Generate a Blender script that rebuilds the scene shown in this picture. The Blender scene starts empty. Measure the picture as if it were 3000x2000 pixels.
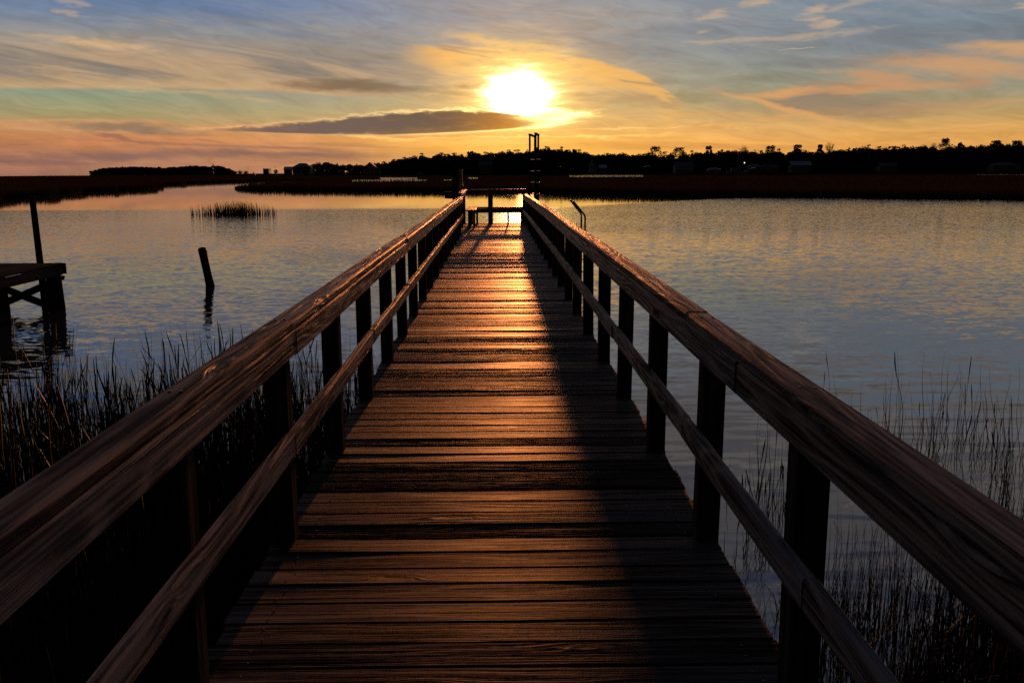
import bpy, bmesh, math, random
import numpy as np
from mathutils import Vector, Matrix
from mathutils.geometry import tessellate_polygon

random.seed(7)
rng = np.random.default_rng(11)
R = math.radians
C = bpy.context.scene.collection
scene = bpy.context.scene

# ------------------------------------------------------------------ camera
CAM_Z = 2.53                       # eye above the water; the deck lies 1.0 m above the water
DECK = 1.0
F = 2667.0                         # focal length in pixels of a 3000 x 2000 frame (32 mm)
VPX, VPY = 1454.0, 503.0
PITCH = math.atan((1000 - VPY) / F)
YAW = math.atan((1500 - VPX) / F * math.cos(PITCH))
ROLL = R(0.20)
fwd = Vector((math.sin(YAW) * math.cos(PITCH), math.cos(YAW) * math.cos(PITCH), -math.sin(PITCH)))
right0 = Vector((math.cos(YAW), -math.sin(YAW), 0))
up0 = right0.cross(fwd)
right = right0 * math.cos(ROLL) - up0 * math.sin(ROLL)
up = right0 * math.sin(ROLL) + up0 * math.cos(ROLL)
cam_loc = Vector((0, 0, CAM_Z))
cd = bpy.data.cameras.new('camera')
cam = bpy.data.objects.new('camera', cd)
C.objects.link(cam)
cam.matrix_world = Matrix(((right.x, up.x, -fwd.x, 0), (right.y, up.y, -fwd.y, 0), (right.z, up.z, -fwd.z, CAM_Z), (0, 0, 0, 1)))
cd.sensor_width = 36
cd.lens = F / 3000 * 36
cd.clip_start = 0.05
cd.clip_end = 30000
scene.camera = cam

def ray(px, py):
    return (fwd * F + right * (px - 1500) + up * (1000 - py)).normalized()

def at_z(px, py, z=0.0):
    d = ray(px, py)
    return cam_loc + d * ((z - CAM_Z) / d.z)

def at_y(px, py, y):
    d = ray(px, py)
    return cam_loc + d * (y / d.y)

def azel(px, py):
    d = ray(px, py)
    return math.degrees(math.atan2(d.x, d.y)), math.degrees(math.asin(d.z))

def lin(c):
    out = []
    for v in c:
        v = v / 255.0
        out.append(v / 12.92 if v <= 0.04045 else ((v + 0.055) / 1.055) ** 2.4)
    return tuple(out)

# ------------------------------------------------------------------ small node language
class G:
    """A node tree with arithmetic on sockets."""
    def __init__(self, nt):
        self.nt = nt
    def node(self, kind, **kw):
        n = self.nt.nodes.new(kind)
        for k, v in kw.items():
            setattr(n, k, v)
        return n
    def put(self, sock, v):
        if isinstance(v, S):
            self.nt.links.new(v.s, sock)
        elif isinstance(v, (tuple, list)) and len(v) == 3 and len(sock.default_value) == 4:
            sock.default_value = (*v, 1)
        else:
            sock.default_value = v
    def math(self, op, a, b=None, c=None, clamp=False):
        n = self.node('ShaderNodeMath', operation=op, use_clamp=clamp)
        self.put(n.inputs[0], a)
        if b is not None: self.put(n.inputs[1], b)
        if c is not None: self.put(n.inputs[2], c)
        return S(self, n.outputs[0])
    def vec(self, x=0.0, y=0.0, z=0.0):
        n = self.node('ShaderNodeCombineXYZ')
        for i, v in enumerate((x, y, z)): self.put(n.inputs[i], v)
        return S(self, n.outputs[0])
    def sep(self, v):
        n = self.node('ShaderNodeSeparateXYZ')
        self.put(n.inputs[0], v)
        return [S(self, o) for o in n.outputs]
    def noise(self, v, scale=1.0, detail=3.0, rough=0.5, dist=0.0, color=False):
        n = self.node('ShaderNodeTexNoise')
        self.put(n.inputs['Vector'], v)
        n.inputs['Scale'].default_value = scale
        n.inputs['Detail'].default_value = detail
        n.inputs['Roughness'].default_value = rough
        n.inputs['Distortion'].default_value = dist
        return S(self, n.outputs[1 if color else 0])
    def sstep(self, v, a, b, o0=0.0, o1=1.0):
        n = self.node('ShaderNodeMapRange', interpolation_type='SMOOTHSTEP')
        self.put(n.inputs[0], v)
        for i, q in enumerate((a, b, o0, o1)): self.put(n.inputs[1 + i], q)
        return S(self, n.outputs[0])
    def ramp(self, v, stops, interp='LINEAR', gray=False):
        n = self.node('ShaderNodeValToRGB')
        cr = n.color_ramp
        cr.interpolation = interp
        while len(cr.elements) < len(stops): cr.elements.new(0.5)
        for e, (p, c) in zip(cr.elements, sorted(stops, key=lambda q: q[0])):
            e.position = p
            e.color = (c, c, c, 1) if not isinstance(c, tuple) else (*c, 1)
        self.put(n.inputs[0], v)
        return S(self, n.outputs[0])
    def mix(self, f, a, b, blend='MIX'):
        n = self.node('ShaderNodeMix', data_type='RGBA', blend_type=blend)
        n.clamp_result = False
        self.put(n.inputs[0], f)
        self.put(n.inputs[6], a)
        self.put(n.inputs[7], b)
        return S(self, n.outputs[2])
    def scale(self, col, f):
        n = self.node('ShaderNodeVectorMath', operation='SCALE')
        self.put(n.inputs[0], col)
        self.put(n.inputs['Scale'], f)
        return S(self, n.outputs[0])
    def vadd(self, a, b):
        n = self.node('ShaderNodeVectorMath', operation='ADD')
        self.put(n.inputs[0], a); self.put(n.inputs[1], b)
        return S(self, n.outputs[0])

class S:
    def __init__(self, g, s): self.g, self.s = g, s
    def __add__(self, o): return self.g.math('ADD', self, o)
    __radd__ = __add__
    def __sub__(self, o): return self.g.math('SUBTRACT', self, o)
    def __rsub__(self, o): return self.g.math('SUBTRACT', o, self)
    def __mul__(self, o): return self.g.math('MULTIPLY', self, o)
    __rmul__ = __mul__
    def __truediv__(self, o): return self.g.math('DIVIDE', self, o)
    def __pow__(self, o): return self.g.math('POWER', self, o)
    def __neg__(self): return self.g.math('MULTIPLY', self, -1.0)
    def exp(self): return self.g.math('EXPONENT', self)
    def sin(self): return self.g.math('SINE', self)
    def abs(self): return self.g.math('ABSOLUTE', self)
    def sqrt(self): return self.g.math('SQRT', self)
    def clamp(self): return self.g.math('MULTIPLY', self, 1.0, clamp=True)
    def min(self, o): return self.g.math('MINIMUM', self, o)
    def max(self, o): return self.g.math('MAXIMUM', self, o)

# ------------------------------------------------------------------ sky
SUN_AZ, SUN_EL = azel(1520, 276)
world = bpy.data.worlds.new('World')
scene.world = world
world.use_nodes = True
wt = world.node_tree
wt.nodes.clear()
g = G(wt)
tc = g.node('ShaderNodeTexCoord')
dx, dy, dz = g.sep(S(g, tc.outputs['Generated']))
A = g.math('ARCTAN2', dx, dy) * (180 / math.pi)
E = g.math('ARCSINE', dz) * (180 / math.pi)
K = 46.5                                          # photo pixels per degree
A_true, E_true = A, E
wn = g.noise(g.vec(A * 0.28, E * 1.1, 61.0), 1.0, 5, 0.62, 0.0, True)
w1, w2, w3 = g.sep(wn)
AW = A + (w1 - 0.5) * 5.0
EW = E + (w2 - 0.5) * 1.0

def curve(pts):
    """elevation (deg) of a line given by sky points, as a function of azimuth"""
    q = [azel(*p) for p in pts]
    f = (A + 45.0 + (w1 - 0.5) * 1.2) / 90.0
    return g.ramp(f, [((a + 45) / 90, max(0.0, e) / 15.0) for a, e in q], 'LINEAR') * 15.0
def within(x0, x1, s0=80, s1=80):
    a0, a1 = azel(x0, 300)[0], azel(x1, 300)[0]
    return g.sstep(A, a0 - s0 / K, a0 + s0 / K) * g.sstep(A, a1 - s1 / K, a1 + s1 / K, 1.0, 0.0)
def ell(cx, cy, rx, ry, tilt=0.0, soft=1.0, n=None, amt=0.0):
    a, e = azel(cx, cy)
    u, v = AW - a, EW - e - (A - a) * tilt
    r = ((u / (rx / K)) ** 2.0 + (v / (ry / K)) ** 2.0).sqrt()
    if n is not None: r = r + (n - 0.5) * amt
    return g.sstep(r, 1.0 - soft * 0.5, 1.0 + soft * 0.5, 1.0, 0.0)

def skyramp(stops):
    return g.ramp(E / 60.0, [(max(0, e) / 60.0, lin(c)) for e, c in stops])
left_sky = skyramp([(0, (150, 107, 96)), (0.7, (160, 110, 94)), (1.4, (178, 116, 86)), (2.0, (198, 126, 84)), (2.7, (178, 146, 100)),
                    (3.6, (143, 152, 112)), (4.6, (124, 148, 132)), (6.0, (112, 138, 150)), (8.0, (98, 128, 160)), (10.0, (84, 116, 163)),
                    (14, (84, 112, 162)), (22, (104, 118, 160)), (35, (112, 120, 155)), (60, (92, 98, 128))])
right_sky = skyramp([(0, (224, 146, 68)), (1.5, (224, 160, 80)), (2.8, (202, 160, 98)), (3.8, (160, 148, 112)), (5.0, (128, 140, 130)),
                     (7.0, (110, 132, 144)), (10.0, (110, 132, 154)), (14, (110, 126, 156)), (22, (112, 122, 158)), (35, (112, 120, 155)), (60, (92, 98, 128))])
sky = g.mix(g.sstep(A, -17.0, 6.0), left_sky, right_sky)

# the physical sky gives a little of its own gradient
nish = g.node('ShaderNodeTexSky', sky_type='NISHITA')
nish.sun_disc = False
nish.sun_elevation = R(SUN_EL)
nish.sun_rotation = R(SUN_AZ)
sky = g.mix(0.12, sky, g.scale(S(g, nish.outputs[0]), 0.06))

n_big = g.noise(g.vec(A * 0.05 + E * 0.03, E * 0.30 + A * 0.012, 3.1), 1.0, 5, 0.55, 0.6)
n_fib = g.noise(g.vec(A * 0.10 + E * 0.10, E * 0.95 + A * 0.10, 8.3), 1.0, 6, 0.62, 0.9)
n_fin = g.noise(g.vec(A * 0.55, E * 2.2, 1.7), 1.0, 5, 0.6, 0.5)
n_cir = g.noise(g.vec(A * 0.28 + E * 0.25, E * 1.25 + A * 0.14, 71.0), 1.0, 8, 0.68, 1.1)
n_tiny = g.noise(g.vec(A * 1.3, E * 5.0, 5.7), 1.0, 4, 0.6, 0.3)

# thin veils over the whole sky
veil_col = g.ramp(E / 60.0, [(0.0, lin((186, 122, 92))), (1.8 / 60, lin((198, 138, 98))), (4 / 60, lin((168, 150, 124))), (6 / 60, lin((150, 146, 138))),
                             (9 / 60, lin((148, 148, 152))), (14 / 60, lin((150, 152, 166))), (30 / 60, lin((140, 146, 168))), (1.0, lin((110, 118, 140)))])
veil = g.sstep(n_fib * 0.6 + n_big * 0.4, 0.42, 0.66) * g.sstep(E, 1.6, 6.5, 0.30, 0.80)
sky = g.mix(veil, sky, veil_col)
dark_veil = g.sstep(n_big, 0.50, 0.68) * g.sstep(E, 4.0, 7.0) * g.sstep(E, 11, 16, 1.0, 0.4)
sky = g.mix(dark_veil * 0.50, sky, lin((112, 122, 132)))
for cx, cy, rx, ry, t, k, c in ((2560, 182, 230, 11, 0.0, 0.6, (128, 122, 118)), (2200, 232, 260, 12, 0.02, 0.55, (138, 132, 112)), (2100, 280, 230, 14, 0.03, 0.5, (150, 134, 100)), (2750, 100, 300, 16, -0.03, 0.5, (122, 126, 134)),
                                (700, 60, 330, 18, -0.16, 0.55, (104, 122, 150)), (1050, 160, 300, 12, -0.05, 0.5, (122, 124, 122)), (480, 20, 420, 26, -0.12, 0.4, (92, 116, 152)), (1750, 40, 420, 22, -0.05, 0.45, (164, 156, 150)),
                                (2500, 60, 300, 14, -0.02, 0.4, (118, 132, 146)), (1000, 110, 380, 12, -0.12, 0.4, (146, 146, 148))):
    sky = g.mix(ell(cx, cy, rx, ry, t, 1.7, n_fin, 1.0) * k, sky, lin(c))

# bands low over the horizon
n_low = g.noise(g.vec(A * 0.07, E * 1.5 + A * 0.02, 21.0), 1.0, 4, 0.5, 0.4)
low = g.sstep(n_low, 0.47, 0.62) * g.sstep(E, 0.1, 0.5) * g.sstep(E, 1.5, 2.4, 1.0, 0.0)
sky = g.mix(low * 0.6, sky, g.mix(g.sstep(A, -14, 8), lin((128, 98, 94)), lin((214, 146, 78))))
n_sal = g.noise(g.vec(A * 0.16, E * 1.6 - A * 0.08, 31.0), 1.0, 5, 0.55, 0.8)
sal = g.sstep(n_sal, 0.48, 0.66) * g.sstep(E, 1.0, 1.6) * g.sstep(E, 2.3, 3.0, 1.0, 0.0)
sky = g.mix(sal * 0.5, sky, g.mix(g.sstep(A, -14, 8), lin((212, 134, 86)), lin((232, 172, 96))))

# the sheet of tan cloud on the left with its sharp lower edge
edge = curve([(-300, 256), (0, 261), (500, 262), (800, 270), (1000, 283), (1200, 292), (1420, 300), (1700, 330)])
hgt = E - edge + (n_fin - 0.5) * 0.12
sheet = g.sstep(hgt, -0.06, 0.16) * g.sstep(hgt + (n_big - 0.5) * 5.0 + (n_fib - 0.5) * 3.0, 1.8, 4.4, 1.0, 0.0) * within(-2600, 1180, 50, 170)
sheet_col = g.mix(g.sstep(n_fib, 0.40, 0.62), lin((142, 128, 114)), lin((190, 158, 122)))
sheet_col = g.mix(g.sstep(hgt, 0.1, 0.9, 0.75, 0.0), sheet_col, lin((204, 166, 118)))
sheet_col = g.mix(g.sstep(hgt, 1.2, 3.6), sheet_col, g.mix(n_fin, lin((140, 134, 128)), lin((176, 160, 138))))
sky = g.mix(sheet * 0.92, sky, sheet_col)
crest = ell(300, 132, 120, 12, -0.06, 1.2, n_tiny, 0.9)
sky = g.mix(crest * 0.75, sky, lin((214, 176, 132)))
sky = g.mix(ell(330, 160, 60, 7, 0.0, 1.4, n_tiny, 0.9) * 0.5, sky, lin((206, 168, 126)))
sky = g.mix(ell(560, 272, 190, 5, -0.07, 1.6, n_tiny, 0.6) * 0.5, sky, lin((206, 172, 118)))

# altocumulus line low on the left
alt = g.sstep((E - curve([(-300, 384), (0, 384), (300, 392), (700, 388), (1100, 384)])), 0.0, 0.15) * \
      g.sstep((E - curve([(-300, 362), (0, 352), (200, 350), (470, 352), (520, 366), (760, 366), (1000, 345)])) + (n_tiny - 0.5) * 0.25, -0.03, 0.06, 1.0, 0.0) * within(-400, 900, 50, 120)
sky = g.mix(alt * g.sstep(n_tiny, 0.32, 0.56, 0.35, 0.9), sky, lin((208, 152, 104)))
sky = g.mix(ell(390, 380, 150, 12, -0.03, 1.2, n_fin, 0.8) * 0.8, sky, lin((140, 116, 96)))
sky = g.mix(ell(368, 410, 62, 3.5, -0.16, 1.5, n_tiny, 0.4) * 0.7, sky, lin((146, 102, 88)))
sky = g.mix(ell(610, 416, 45, 3.0, -0.14, 1.5, n_tiny, 0.4) * 0.5, sky, lin((160, 110, 90)))
sky = g.mix(ell(640, 452, 330, 10, 0.0, 1.6, n_fin, 0.7) * 0.65, sky, lin((126, 98, 92)))
sky = g.mix(ell(330, 462, 140, 9, 0.0, 1.6, n_fin, 0.7) * 0.55, sky, lin((120, 96, 94)))
sky = g.mix(ell(980, 470, 220, 12, 0.0, 1.6, n_fin, 0.7) * 0.5, sky, lin((140, 100, 84)))

# glow round the sun
ua, ue = A - SUN_AZ, E - SUN_EL
n_core = g.noise(g.vec(A * 0.40, E * 2.6, 12.0), 1.0, 5, 0.62, 0.5)
wob = (n_core - 0.5)
rw = ((ua / 1.45) ** 2.0 + (ue / 1.0) ** 2.0).sqrt() * (1.0 + wob * 0.95)
wide = (-(rw / 3.3) ** 1.6).exp()
mid = (-(rw / 1.75) ** 1.7).exp()
core = (-(rw / 0.84) ** 2.2).exp()
sky = g.scale(sky, g.sstep(n_cir, 0.30, 0.70, 0.88, 1.12))
sky = g.mix(wide * 0.70, sky, g.mix(g.sstep(n_fib, 0.38, 0.62), lin((222, 150, 74)), lin((248, 186, 100))))

# the sweep of lit cloud arching over the sun
arc = curve([(1180, 130), (1300, 130), (1450, 136), (1600, 150), (1720, 172), (1830, 196), (1900, 222), (1960, 262), (2000, 300)])
d_arc = arc - E + (n_fin - 0.5) * 0.35
arc_m = g.sstep(d_arc, -0.06, 0.22) * g.sstep(d_arc, 0.5, 2.6, 1.0, 0.0) * within(1230, 1985, 90, 40)
arc_t = g.sstep(g.noise(g.vec(A * 0.22, E * 1.5 + A * 0.33, 44.0), 1.0, 6, 0.6, 0.5), 0.38, 0.62)
sky = g.mix(arc_m * (0.35 + arc_t * 0.6), sky, lin((246, 184, 98)))
sky = g.mix(arc_m * g.sstep(arc_t, 0.5, 0.0) * 0.55, sky, lin((176, 138, 100)))
up_arc = ell(1490, 122, 150, 9, -0.13, 1.5, n_tiny, 0.9)
sky = g.mix(up_arc * 0.8, sky, lin((240, 190, 116)))
sky = g.mix(mid, sky, lin((255, 206, 92)))
# dark shreds left of the sun
for cx, cy, rx, ry, k in ((1010, 250, 120, 13, 0.85), (1120, 262, 170, 12, 0.55), (1400, 256, 56, 8, 0.75), (1370, 276, 80, 7, 0.5), (1620, 322, 75, 5, 0.4), (1690, 280, 60, 6, 0.35)):
    sky = g.mix(ell(cx, cy, rx, ry, -0.02, 1.3, n_tiny, 0.9) * k, sky, lin((150, 112, 66)) if cx > 1200 else lin((134, 108, 82)))
sky = g.vadd(sky, g.scale(g.vec(1.0, 0.80, 0.45), core * 26.0))
spill = (-(rw / 2.0) ** 1.7).exp()
sky = g.vadd(sky, g.scale(g.vec(1.0, 0.66, 0.22), spill * 0.95))

# the long dark lens of cloud below the sun, bright along its rims
ltop = curve([(380, 377), (560, 376), (700, 371), (850, 358), (1000, 343), (1120, 331), (1250, 323), (1380, 321), (1480, 327), (1580, 342), (1700, 352)]) + (n_tiny - 0.5) * 0.42 + (n_fin - 0.5) * 0.40
lbot = curve([(380, 379), (560, 381), (700, 387), (850, 392), (1000, 396), (1130, 397), (1250, 393), (1380, 387), (1480, 381), (1580, 371), (1700, 356)])
lens_m = g.sstep(ltop - E, -0.02, 0.22) * g.sstep(E - lbot + (n_tiny - 0.5) * 0.06, -0.01, 0.08) * within(640, 1560, 160, 90)
near_sun = (-(((A - SUN_AZ) / 3.0) ** 2.0)).exp()
lens_col = g.mix(g.sstep(A, -12, -1.5), lin((112, 94, 88)), lin((106, 86, 70)))
lens_col = g.mix(near_sun * 0.9, lens_col, lin((206, 132, 44)))
lens_col = g.mix((n_fin - 0.35).clamp() * 0.35, lens_col, lin((146, 118, 98)))
sky = g.mix(lens_m * g.sstep(n_fin, 0.25, 0.5, 0.86, 0.97), sky, lens_col)
near_sun2 = (-(((A - SUN_AZ) / 6.5) ** 2.0)).exp()
rim = (-(((E - lbot) / 0.055) ** 2.0)).exp() * within(1000, 1700, 120, 30)
sky = g.vadd(sky, g.scale(g.vec(1.0, 0.66, 0.26), rim * near_sun2 * 0.9))
rim2 = (-(((E - ltop) / 0.07) ** 2.0)).exp() * within(520, 1480, 60, 60)
sky = g.vadd(sky, g.scale(g.vec(1.0, 0.62, 0.24), rim2 * (near_sun2 * 0.9 + 0.16)))
# blinding shreds right of the sun, thin gilded lines under it
for cx, cy, rx, ry, k, t in ((1630, 330, 100, 8, 1.6, -0.12), (1650, 350, 70, 9, 1.8, 0.22), (1590, 345, 70, 7, 1.4, 0.0), (1600, 318, 70, 5, 0.8, -0.2), (1580, 300, 60, 6, 0.6, 0.0),
                             (1560, 402, 300, 2.5, 0.42, 0.0), (1760, 380, 280, 1.6, 0.25, 0.02), (1450, 418, 150, 9, 0.35, 0.0), (1130, 404, 120, 5, 0.3, -0.03), (1490, 440, 120, 7, 0.22, 0.0)):
    sky = g.vadd(sky, g.scale(g.vec(1.0, 0.70, 0.22), ell(cx, cy, rx, ry, t, 1.6, n_tiny, 0.8) * k))

sky = g.mix(ell(1490, 432, 330, 36, 0.0, 1.8, n_fin, 0.5) * 0.55, sky, lin((255, 186, 70)))
# clouds on the right
body = ell(2440, 305, 190, 34, -0.10, 0.9, n_fin, 0.7)
sky = g.mix(body * 0.65, sky, g.mix(n_fib, lin((122, 106, 98)), lin((150, 124, 102))))
rim_r = ell(2290, 318, 150, 8, -0.30, 1.4, n_tiny, 0.6)
sky = g.mix(rim_r * 0.75, sky, lin((228, 166, 104)))
for cx, cy, rx, ry, t, k, c in ((2290, 272, 90, 12, 0.05, 0.85, (226, 164, 104)), (2540, 262, 210, 10, 0.02, 0.8, (206, 150, 102)), (2550, 226, 80, 18, -0.12, 0.75, (206, 152, 106)),
                                (2470, 250, 90, 6, -0.1, 0.6, (176, 126, 92)), (2660, 248, 120, 16, -0.04, 0.55, (198, 150, 108)), (2850, 196, 190, 22, -0.10, 0.75, (214, 160, 108)),
                                (2960, 142, 110, 16, -0.10, 0.8, (216, 164, 112)), (2840, 238, 40, 18, 0.0, 0.6, (192, 142, 104)), (2760, 312, 260, 9, 0.02, 0.4, (206, 150, 98)),
                                (2240, 340, 240, 6, -0.04, 0.45, (226, 166, 100)), (2050, 385, 60, 9, 0.25, 0.5, (232, 168, 92)), (2700, 300, 150, 20, 0.02, 0.35, (150, 132, 108))):
    sky = g.mix(ell(cx, cy, rx, ry, t, 1.5, n_fin, 1.0) * k, sky, lin(c))
for cx, cy, rx, ry, t, k in ((2392, 26, 34, 9, 0.16, 0.9), (2395, 54, 26, 7, 0.0, 0.9), (2415, 76, 30, 9, 0.2, 0.9), (2455, 64, 18, 6, 0.1, 0.8), (2435, 64, 16, 6, 0.0, 0.7), (2200, 8, 40, 10, 0.05, 0.9),
                             (2090, 46, 26, 9, 0.1, 0.8), (2080, 89, 18, 5, 0.0, 0.6), (2360, 102, 150, 5, 0.03, 0.55), (2240, 118, 140, 5, 0.02, 0.6), (2065, 122, 50, 4, 0.0, 0.6), (2500, 14, 60, 6, 0.15, 0.5),
                             (2992, 15, 20, 6, 0.1, 0.8), (216, 38, 24, 8, -0.05, 0.6), (210, 4, 30, 6, -0.15, 0.55), (2336, 143, 16, 1.6, 0.12, 0.9)):
    sky = g.mix(ell(cx, cy, rx, ry, t, 1.5, n_tiny, 1.5) * k * 0.8, sky, lin((200, 172, 142)))

bg = g.node('ShaderNodeBackground')
g.put(bg.inputs[0], sky)
bg.inputs[1].default_value = 1.0
# the rest of the dome, high up and behind: plain dusk, dimming away from the sun
m_big = g.noise(g.vec(dx * 3.0, dy * 3.0, dz * 16.0), 1.0, 3, 0.55)
el_abs = E.max(0.0)
dome = g.ramp(el_abs / 90.0, [(0.0, lin((150, 116, 100))), (4 / 90, lin((142, 124, 112))), (9 / 90, lin((132, 129, 130))), (15 / 90, lin((142, 137, 135))), (24 / 90, lin((124, 124, 133))),
                           (38 / 90, lin((88, 97, 126))), (60 / 90, lin((60, 68, 94))), (1.0, lin((48, 54, 74)))])
dome = g.scale(dome, (m_big * 1.5 + 0.25) * g.sstep(dy, -0.3, 0.8, 0.08, 1.0))
bg2 = g.node('ShaderNodeBackground')
g.put(bg2.inputs[0], dome)
sel = g.sstep(E, 10.6, 13.5, 1.0, 0.0) * g.sstep(A.abs(), 33.0, 42.0, 1.0, 0.0) * g.sstep(E, -1.0, -0.5)
wmx = g.node('ShaderNodeMixShader')
g.put(wmx.inputs[0], sel)
wt.links.new(bg2.outputs[0], wmx.inputs[1])
wt.links.new(bg.outputs[0], wmx.inputs[2])
wo = g.node('ShaderNodeOutputWorld')
wt.links.new(wmx.outputs[0], wo.inputs[0])
world.cycles.sampling_method = 'MANUAL'
world.cycles.sample_map_resolution = 512

sl = bpy.data.lights.new('sun', 'SUN')
sl.energy = 3.4
sl.angle = R(0.9)
sl.color = (1.0, 0.37, 0.115)
so = bpy.data.objects.new('sun', sl)
C.objects.link(so)
LA, LE = R(SUN_AZ + 0.40), R(SUN_EL - 0.25)
sd = Vector((math.sin(LA) * math.cos(LE), math.cos(LA) * math.cos(LE), math.sin(LE)))
so.rotation_euler = (-sd).to_track_quat('-Z', 'Y').to_euler()
so.location = (0, 0, 30)

# ------------------------------------------------------------------ materials
def new_mat(name):
    m = bpy.data.materials.new(name)
    m.use_nodes = True
    m.node_tree.nodes.clear()
    gg = G(m.node_tree)
    out = gg.node('ShaderNodeOutputMaterial')
    return m, gg, out
def principled(gg, out, base, rough=0.6, spec=0.5, normal=None, metallic=0.0):
    b = gg.node('ShaderNodeBsdfPrincipled')
    gg.put(b.inputs['Base Color'], base)
    gg.put(b.inputs['Roughness'], rough)
    gg.put(b.inputs['Specular IOR Level'], spec)
    b.inputs['Metallic'].default_value = metallic
    if normal is not None: gg.put(b.inputs['Normal'], normal)
    gg.nt.links.new(b.outputs[0], out.inputs[0])
    return b
def bump(gg, h, dist=0.01, strength=1.0, normal=None):
    n = gg.node('ShaderNodeBump')
    n.inputs['Strength'].default_value = strength
    n.inputs['Distance'].default_value = dist
    gg.put(n.inputs['Height'], h)
    if normal is not None: gg.put(n.inputs['Normal'], normal)
    return S(gg, n.outputs[0])

def wood(name, dark, light, ring=26.0, grain=1.0, rough=0.5, spec=0.5, knots=True, bumpd=0.004, cup=0.0):
    """weathered softwood: UV u runs along the board in metres, v round it; the attribute tone differs from board to board"""
    m, q, out = new_mat(name)
    uv = q.node('ShaderNodeUVMap')
    u, v, _ = q.sep(S(q, uv.outputs[0]))
    at = q.node('ShaderNodeAttribute', attribute_name='tone')
    tone = S(q, at.outputs['Fac'])
    seed = tone * 37.0
    nb = q.noise(q.vec(u * 0.5, v * 5.0, seed), 1.0, 2, 0.5, 0.2)
    vo = q.node('ShaderNodeTexVoronoi', feature='F1')
    q.put(vo.inputs['Vector'], q.vec(u * 1.7, v * 7.5, seed))
    vo.inputs['Scale'].default_value = 1.0
    kd = S(q, vo.outputs['Distance'])
    kr, _, _ = q.sep(S(q, vo.outputs['Color']))
    has = q.sstep(kr, 0.50, 0.56)
    eye = (kd * kd * -26.0).exp() * has          # the grain swings round the knots
    rings = (nb * ring + v * 12.0 + eye * 1.6)
    rw_ = ((rings * 6.283).sin() * 0.5 + 0.5) ** 2.2
    fib = q.noise(q.vec(u * 1.6, v * 105.0 + eye * 5.0, seed), 1.0, 4, 0.62)
    fib2 = q.noise(q.vec(u * 0.7, v * 40.0 + eye * 2.5, seed + 5.0), 1.0, 3, 0.55, 0.3)
    blot = q.noise(q.vec(u * 1.6, v * 6.0, seed + 9.0), 1.0, 4, 0.6)
    val = rw_ * 0.24 + (fib - 0.5) * 1.1 * grain + 0.25 + fib2 * 0.45 + (blot - 0.5) * 0.6
    col = q.mix(q.sstep(val, 0.28, 0.78), dark, light)
    col = q.mix(q.sstep(tone, 0.0, 1.0, 0.0, 0.55), col, q.scale(col, 0.42))
    grey = q.sstep(q.noise(q.vec(u * 0.5, v * 3.0, seed + 13.0), 1.0, 3, 0.5), 0.40, 0.7)
    col = q.mix(grey * 0.45, col, (light[0] * 0.62, light[1] * 0.82, light[2] * 1.05))
    crack = q.sstep(q.noise(q.vec(u * 0.9, v * 70.0, seed + 3.0), 1.0, 2, 0.4), 0.66, 0.72)
    h = rw_ * 0.25 + fib * 0.8 + fib2 * 1.1 - crack * 1.2
    if knots:
        kn = q.sstep(kd, 0.06, 0.12, 1.0, 0.0) * has
        col = q.mix(kn * 0.8, col, (dark[0] * 0.45, dark[1] * 0.4, dark[2] * 0.4))
        h = h + kn * 0.9 + q.sstep(kd, 0.10, 0.22, 1.0, 0.0) * has * 0.8
    col = q.mix(crack * 0.8, col, (0.008, 0.006, 0.005))
    nrm = None
    if cup:
        c_ = v - cup / 2
        wav = q.noise(q.vec(u * 0.7, v * 16.0, seed + 21.0), 1.0, 2, 0.5)
        nrm = bump(q, c_ * c_ * q.sstep(tone, 0.0, 1.0, -1.0, 2.2) + wav * 0.006, 1.0, 1.0)
    nrm = bump(q, h, bumpd, 1.0, nrm)
    df = q.node('ShaderNodeBsdfDiffuse')
    q.put(df.inputs[0], col); q.put(df.inputs['Normal'], nrm)
    gs = q.node('ShaderNodeBsdfGlossy')
    q.put(gs.inputs['Roughness'], q.sstep(fib + (blot - 0.5) * 0.5, 0.2, 0.9, rough - 0.10, rough + 0.14))
    q.put(gs.inputs['Normal'], nrm)
    gs.inputs['Color'].default_value = (1.0, 0.82, 0.70, 1)
    ms = q.node('ShaderNodeMixShader')
    lw = q.node('ShaderNodeLayerWeight')
    lw.inputs[0].default_value = 0.5
    graze = S(q, lw.outputs['Facing']) ** 9.0
    q.put(ms.inputs[0], q.sstep(val, 0.15, 0.9, spec * 0.4, spec * 1.4) * (graze * 10.0 + 0.17))
    q.nt.links.new(df.outputs[0], ms.inputs[1]); q.nt.links.new(gs.outputs[0], ms.inputs[2])
    q.nt.links.new(ms.outputs[0], out.inputs[0])
    return m

M = {}
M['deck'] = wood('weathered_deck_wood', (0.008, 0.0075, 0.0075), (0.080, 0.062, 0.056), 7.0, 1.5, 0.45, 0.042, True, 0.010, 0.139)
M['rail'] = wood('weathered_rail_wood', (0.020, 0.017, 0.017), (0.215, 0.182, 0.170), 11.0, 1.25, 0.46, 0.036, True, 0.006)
M['post'] = wood('weathered_post_wood', (0.012, 0.010, 0.009), (0.060, 0.046, 0.038), 8.0, 1.0, 0.60, 0.008, False, 0.003)
M['pile'] = wood('creosoted_pile_wood', (0.006, 0.005, 0.005), (0.022, 0.018, 0.016), 8.0, 1.0, 0.70, 0.006, False, 0.006)
M['old_dock'] = wood('old_dock_wood', (0.014, 0.013, 0.013), (0.060, 0.055, 0.052), 12.0, 1.0, 0.70, 0.004, False, 0.004)

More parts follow.
